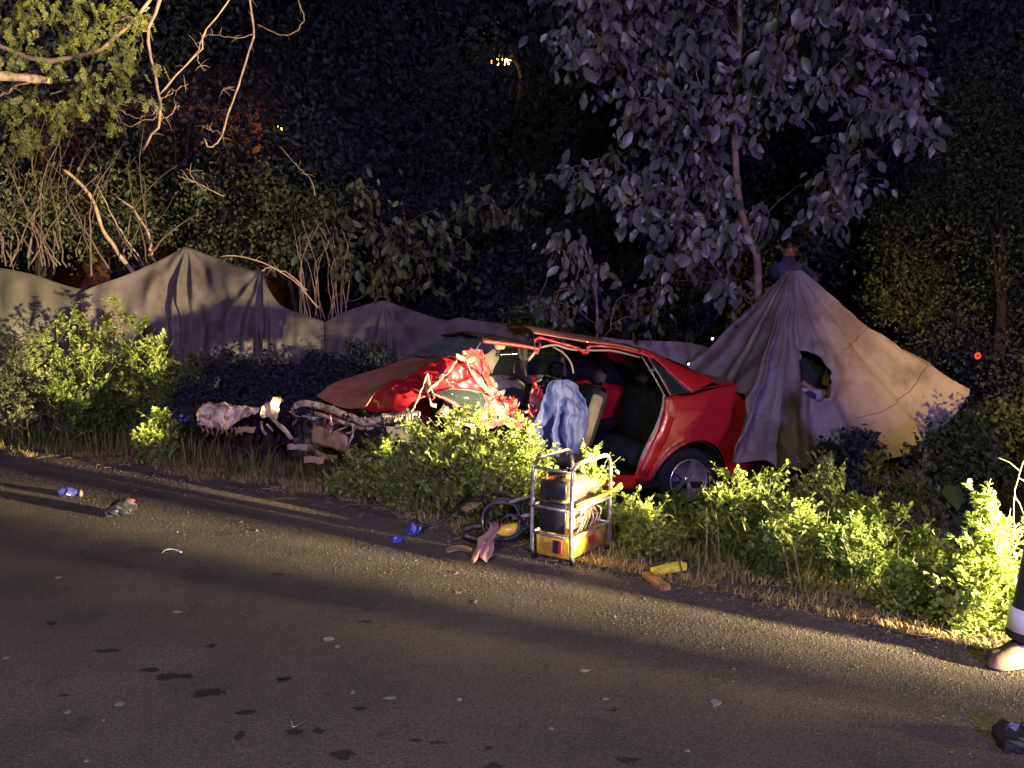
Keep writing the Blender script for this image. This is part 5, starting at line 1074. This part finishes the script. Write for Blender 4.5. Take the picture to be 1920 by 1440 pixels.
m_ = MB(); m_.tube(catmull([(.05, -.01, .375), (lx * .4, -.02, .39), (lx * .8, -.02, .40), (lx + .08, -.02, .415)], 12), .014, 9); m_.ball((lx + .09, -.02, .415), .024, 10, 8); m_.build('carry_handle', M['yellow'], PU)
m_ = MB()
for k in range(6): m_.tube(catmull([(.10 + k * .05, .02, .20), (.12 + k * .05, -.005, .26 + .02 * (k % 3)), (.16 + k * .04, .03, .33)], 8), .006, 6)
m_.build('hose_coupling', M['bare'], PU)
m_ = MB(); m_.box((.02, ly * .5, .30), (.035, .2, .20), bev=.01); m_.box((.03, ly * .5, .48), (.03, .2, .12), bev=.01); m_.build('side_cowl', M['black'], PU)
for (x, y) in ((.03, .0), (lx - .03, 0), (.03, ly), (lx - .03, ly)):
    m_ = MB(); m_.lathe([(0, .0), (.02, 0), (.02, .025), (0, .025)], (x, y, .005), (0, 0, 1), 12); m_.build('rubber_foot', M['rubber'], PU)
# hoses, spreader tool and cloth left of it
hz = MB(); c0 = gnd(945, 1015)
for k in range(5):
    R = .13 + .012 * k; pts = [c0 + np.array([.06 * k * .3 - .02 + R * math.cos(t), .03 * k - .05 + R * .5 * math.sin(t) , .16 + R * .95 * math.sin(t) * (1 - .1 * k) + .012 * math.sin(3 * t + k)]) for t in np.linspace(0, 2 * PI, 26)]
    pts = [np.array([p[0], p[1], max(p[2], .014)]) for p in pts]; hz.tube(pts, .011, 7, False)
hz.tube(catmull([c0 + [.1, 0, .2], c0 + [.0, .15, .30], c0 + [-.25, .3, .22], c0 + [-.45, .35, .06], c0 + [-.62, .3, .015]], 24), .011, 7)
hz.tube(catmull([c0 + [.1, 0, .22], c0 + [.2, .1, .3], c0 + [.36, .1, .33]], 14), .011, 7)
tag(hz.build('hydraulic_hose', M['black']), 'coiled black hydraulic hose left of the power unit', 'hose')
st = thing('spreader_tool', 'yellow and black hydraulic spreader lying against the left side of the power unit', 'rescue tool', gnd(960, 1020)); g0 = gnd(960, 1020)
m_ = MB(); m_.tube([g0 + [-.12, .05, .07], g0 + [.10, .10, .09]], [.05, .045], 14); m_.build('body', M['yellow'], st)
m_ = MB(); m_.tube(catmull([g0 + [-.10, .0, .10], g0 + [-.06, -.05, .2], g0 + [.04, -.03, .21], g0 + [.09, .03, .12]], 14), .010, 8); m_.build('handle', M['black'], st)
for sg in (-1, 1):
    q = catmull([g0 + [-.12, .05, .07], g0 + [-.22, .04, .07 + sg * .05], g0 + [-.34, .06, .07 + sg * .02]], 10); m_ = MB(); m_.grid([q + [0, 0, .02], q + [0, -.02, 0], q - [0, 0, .02]]); m_.build('jaw', M['iron'], st, solid=.02)
m_ = MB(); m_.tube([g0 + [-.02, .06, .28], g0 + [.16, .08, .33]], .012, 7); m_.tube([g0 + [.0, .04, .17], g0 + [.16, .05, .20]], .014, 7); m_.build('valve', M['trim'], st)
c1 = gnd(900, 1055); rows = []
for i in range(16):
    t = i / 15; row = []
    for j in range(12):
        u = j / 11 - .5; wd = .05 + .09 * t; row.append(c1 + np.array([.10 * (1 - t) + u * wd + .01 * math.sin(9 * t), -.05 + .12 * (1 - t) + .02 * math.sin(14 * u + 3 * t), .03 + .22 * (1 - t) + .015 * math.cos(12 * u)]))
        q_ = np.array(mnoise.noise_vector(Vector(row[-1]) * 13)) * .03; q_[2] = max(q_[2], -.02); row[-1] = row[-1] + q_
    rows.append(row)
m_ = MB(); m_.grid(rows); tag(m_.build('cloth', M['pink'], None, solid=.006), 'dirty pink cloth hanging from the coiled hose onto the road', 'cloth')
m_ = MB(); c2 = gnd(860, 1035); m_.grid(surf([[c2 + [-.09, .05, .01], c2 + [0, .06, .03], c2 + [.09, .03, .01]], [c2 + [-.08, -.03, .005], c2 + [0, -.03, .02], c2 + [.08, -.05, .005]]], 8, 12, .008, 9, 2)); tag(m_.build('glove', M['tan'], None, solid=.01), 'flat tan glove on the ground left of the pink cloth', 'glove')
m_ = MB(); c2 = gnd(885, 972) + np.array([0, 0, .08]); m_.ball(c2, (.09, .07, .05), 14, 8); m_.ball(c2 + [.06, -.02, .03], (.04, .04, .03), 10, 6); tag(m_.build('tool_bag', M['tan'], None), 'tan bag half hidden in the weeds behind the hose', 'bag')

# wedges by the road
def slab(name, label, p0, p1, wid, th, m, z=.0):
    a, b = gnd(*p0, z), gnd(*p1, z); d = b - a; l_ = np.linalg.norm(d); d /= l_; s_ = np.cross([0, 0, 1.], d); R = np.stack([d, s_, [0, 0, 1.]], 1)
    c_ = (a + b) / 2 + [0, 0, th / 2]; m_ = MB(); m_.box(c_, (l_, wid, th), R, bev=.004); return tag(m_.build(name, M[m], None, False), label, 'wedge')
slab('wedge_block', 'bright yellow wedge block lying on the road edge right of the power unit', (1226, 1080), (1281, 1066), .07, .045, 'yellowbright')
slab('plank', 'dull orange brown block lying on the road below the yellow wedge', (1212, 1080), (1248, 1108), .07, .03, 'brownblock')
# ---------------------------------------------------------------- litter on the road
def shard(px, py, w_, h_, m, label, name='plastic_shard', hz_=.003, seed=0, Z=0):
    c_ = gnd(px, py, Z); sx = w_ / FPX * c_[1] / 2; sy = abs(gnd(px, py - h_ / 2)[1] - gnd(px, py + h_ / 2)[1]) / 2; n = 9; V = []
    for z, sc in ((.001, 1), (hz_, .85)):
        for k in range(n):
            a = 2 * PI * k / n; r_ = (1 + .45 * mnoise.noise(Vector((math.cos(a) * 1.5 + seed * 3, math.sin(a) * 1.5, seed)))) * sc; V.append(c_ + np.array([math.cos(a) * sx * r_, math.sin(a) * sy * r_, z + .3 * hz_ * math.sin(a * 2 + seed)]))
    F = [tuple(range(n, 2 * n))] + [(k, (k + 1) % n, n + (k + 1) % n, n + k) for k in range(n)]
    return tag(link(name, V, F, M[m], None, False), label, 'debris', 'debris scattered on the road')
for i, (x, y, a, b, m_, lb) in enumerate([(615, 1198, 24, 7, 'trim', 'white shard near the middle of the road, above the dark stains'), (633, 1212, 12, 5, 'chip', 'small chip touching the white shard mid road'), (225, 1320, 20, 9, 'chip', 'pale rectangular chip at the lower left, below the stains'),
     (12, 1234, 16, 6, 'chip', 'pale chip at the left picture edge'), (732, 1309, 26, 6, 'chip', 'flat grey strip above the lower stains, mid road'), (861, 1312, 12, 7, 'trim', 'small white chip right of the flat grey strip'), (662, 1298, 10, 6, 'chip', 'tiny pale chip left of the flat grey strip'),
     (1095, 1257, 24, 6, 'chip', 'lilac tinted shard below the power unit, on open road'), (1136, 1311, 16, 4, 'chip', 'thin pale strip below the lilac tinted shard'), (1342, 1317, 22, 12, 'chip', 'pale crumpled chip at the lower right of the road'), (1290, 1408, 12, 6, 'chip', 'small chip near the bottom edge, right of centre'),
     (1034, 1367, 10, 6, 'tan', 'brown pebble sized chip near the bottom centre'), (891, 1128, 7, 7, 'trim', 'white speck directly below the pink cloth'), (858, 1111, 12, 5, 'tan', 'tan chip left below the pink cloth'), (162, 1427, 10, 6, 'chip', 'pale chip at the bottom left picture edge'), (332, 1147, 18, 5, 'chip', 'faint chip left of centre above the stain trail'),
     (253, 921, 7, 5, 'trim', 'white speck on the lit gravel left of the verge grass'), (451, 979, 9, 4, 'trim', 'white speck on the lit gravel, middle of its strip'), (530, 935, 60, 6, 'tan', 'long pale splinter at the verge above the dark road'), (195, 1350, 6, 5, 'chip', 'round speck beside the pale rectangular chip'), (128, 1335, 12, 9, 'chip', 'grey flake left of the pale rectangular chip'), (110, 1083, 14, 4, 'chip', 'faint grey chip on the dark road at left'), (1340, 1325, 8, 4, 'tan', 'brown crumb touching the crumpled chip at lower right')]):
    shard(x, y, a, b, m_, lb, seed=i + 1)
# bent white strip, V shaped clip, blue bottle, mirror, blue glinting pieces
m_ = MB(); q = catmull([gnd(304, 1037, .01), gnd(312, 1031, .02), gnd(325, 1030, .02), gnd(341, 1036, .01)], 12); m_.grid([q + [0, .008, 0], q + [0, 0, .004], q - [0, .008, 0]]); tag(m_.build('plastic_strip', M['white'], None, solid=.004), 'curved white plastic strip on the dark road below the mirror piece', 'debris')
m_ = MB(); m_.tube([gnd(545, 1342, .01), gnd(550, 1364, .01), gnd(572, 1352, .01)], .004, 5); tag(m_.build('wire_clip', M['steel'], None), 'bent V shaped wire clip beside the lower stains', 'debris')
def chunk(px, py, Z, items, name, label, cat='debris'):
    c_ = gnd(px, py); r_ = thing(name, label, cat, c_)
    for nm, m_, off_, rad, sd in items:
        b_ = MB(); b_.ball(c_ + off_, rad, 14, 10); V = np.array(b_.v); 
        for k in range(len(V)):
            V[k] += np.array(mnoise.noise_vector(Vector(V[k]) * 22 + Vector((sd, 0, 0)))) * min(rad) * .7
        b_.v = [tuple((p[0], p[1], max(p[2], .003))) for p in V]; b_.build(nm, M[m_], r_, smooth=False)
chunk(232, 968, 0, [('housing', 'black', (0, 0, .07), (.11, .07, .06), 1), ('red_cover', 'redraw', (.02, .02, .115), (.06, .04, .02), 2), ('stalk', 'black', (-.10, -.02, .03), (.04, .03, .04), 3), ('blue_glint', 'bluep', (-.04, -.05, .06), (.03, .02, .02), 4)], 'mirror_housing', 'dark broken mirror housing standing on the road at left')  # the blue part is a painted beacon glint on the housing
chunk(128, 930, 0, [('shell', 'bluep', (0, 0, .03), (.10, .05, .035), 5), ('clip', 'trim', (.12, -.02, .03), (.012, .02, .03), 6)], 'lamp_fragment', 'blue lit plastic lamp fragment on the road at far left')
chunk(775, 1006, 0, [('shell', 'bluep', (0, 0, .05), (.055, .045, .05), 7), ('core', 'black', (.01, .03, .06), (.05, .04, .05), 8)], 'glinting_fragment', 'round fragment with a painted violet glint left of the hose')  # shell colour carries the blue light falling on the piece
chunk(745, 1018, 0, [('shell', 'bluep', (0, 0, .03), (.05, .03, .03), 9)], 'glinting_fragment', 'smaller fragment with a painted violet glint just left of the round piece')
chunk(1905, 1400, 0, [('shell', 'black', (0.02, 0, .03), (.10, .10, .05), 10)], 'rubber_piece', 'black rubber lump on the road at the lower right corner')

# ---------------------------------------------------------------- distant lamps and house seen through the trees
wl = at(940, 116, 16.6); bz = float(terr(wl[0], 16.6))
lp = thing('street_lamp', 'warm street lamp glowing through dark foliage high above the car', 'street lamp', (wl[0], 16.6, bz))
m_ = MB(); m_.tube([(wl[0] + .35, 16.8, bz), (wl[0] + .35, 16.8, wl[2] - .1), (wl[0] + .2, 16.75, wl[2] + .15), (wl[0] - .05, 16.65, wl[2] + .12)], .05, 8); m_.build('pole', M['darkbark'], lp)
M['glow'] = mat('lamp_glow', (1, .6, .2), .5, emit=(1, .50, .10), es=30)
m_ = MB(); m_.ball((wl[0], 16.6, wl[2]), (.20, .10, .055), 14, 8); m_.build('lamp_glass', M['glow'], lp)
lamp('POINT', 'street_lamp_light', (wl[0], 16.3, wl[2] - .05), 18, (1, .6, .18), None, .1)
hs = thing('house', 'small terracotta walled house lit by its own lamp behind the left trees', 'house', (-6.6, 16.2, 0))
m_ = MB(); m_.box((-6.6, 17.7, 2.3), (4.2, 2.6, 5.4)); m_.build('wall', M['terra'], hs, False)
m_ = MB(); V = [(-8.9, 16.2, 5.0), (-4.3, 16.2, 5.0), (-4.3, 19.2, 5.0), (-8.9, 19.2, 5.0), (-8.9, 17.7, 6.0), (-4.3, 17.7, 6.0)]; m_.add(V, [(0, 1, 5, 4), (2, 3, 4, 5), (0, 4, 3), (1, 2, 5), (0, 3, 2, 1)]); m_.build('roof', M['rooft'], hs, False)
m_ = MB(); m_.box((-5.6, 16.38, 3.6), (.7, .06, .9)); wn = m_.build('window', M['trim'], hs, False); m_ = MB(); m_.box((-5.6, 16.34, 3.6), (.6, .03, .8)); m_.build('pane', M['glass'], wn, False)
q = at(525, 240, 16.1); m_ = MB(); m_.ball(q, .05, 10, 8); m_.build('wall_lamp', M['glow'], hs); lamp('POINT', 'house_lamp_light', (q[0] - .3, 15.9, q[2] - .2), 4.5, (1, .42, .10), None, .06)
M['spark'] = mat('lamp_white', (.9, .9, 1), .4, emit=(.9, .92, 1), es=14)
for (x, y, lb) in ((1336, 635, 'tiny white lamp point above the car boot, beside the tarp slope'), (1292, 683, 'tiny white lamp point just behind the rear window')):
    c_ = at(x, y, 10.4 if y < 650 else 10.3); m_ = MB(); m_.ball(c_, .014, 8, 6); r_ = thing('torch', lb, 'torch', c_); m_.build('lens', M['spark'], r_); m_ = MB(); m_.tube([c_ + [0, .01, 0], c_ + [.01, .14, -.02]], .016, 8); m_.build('body', M['black'], r_)
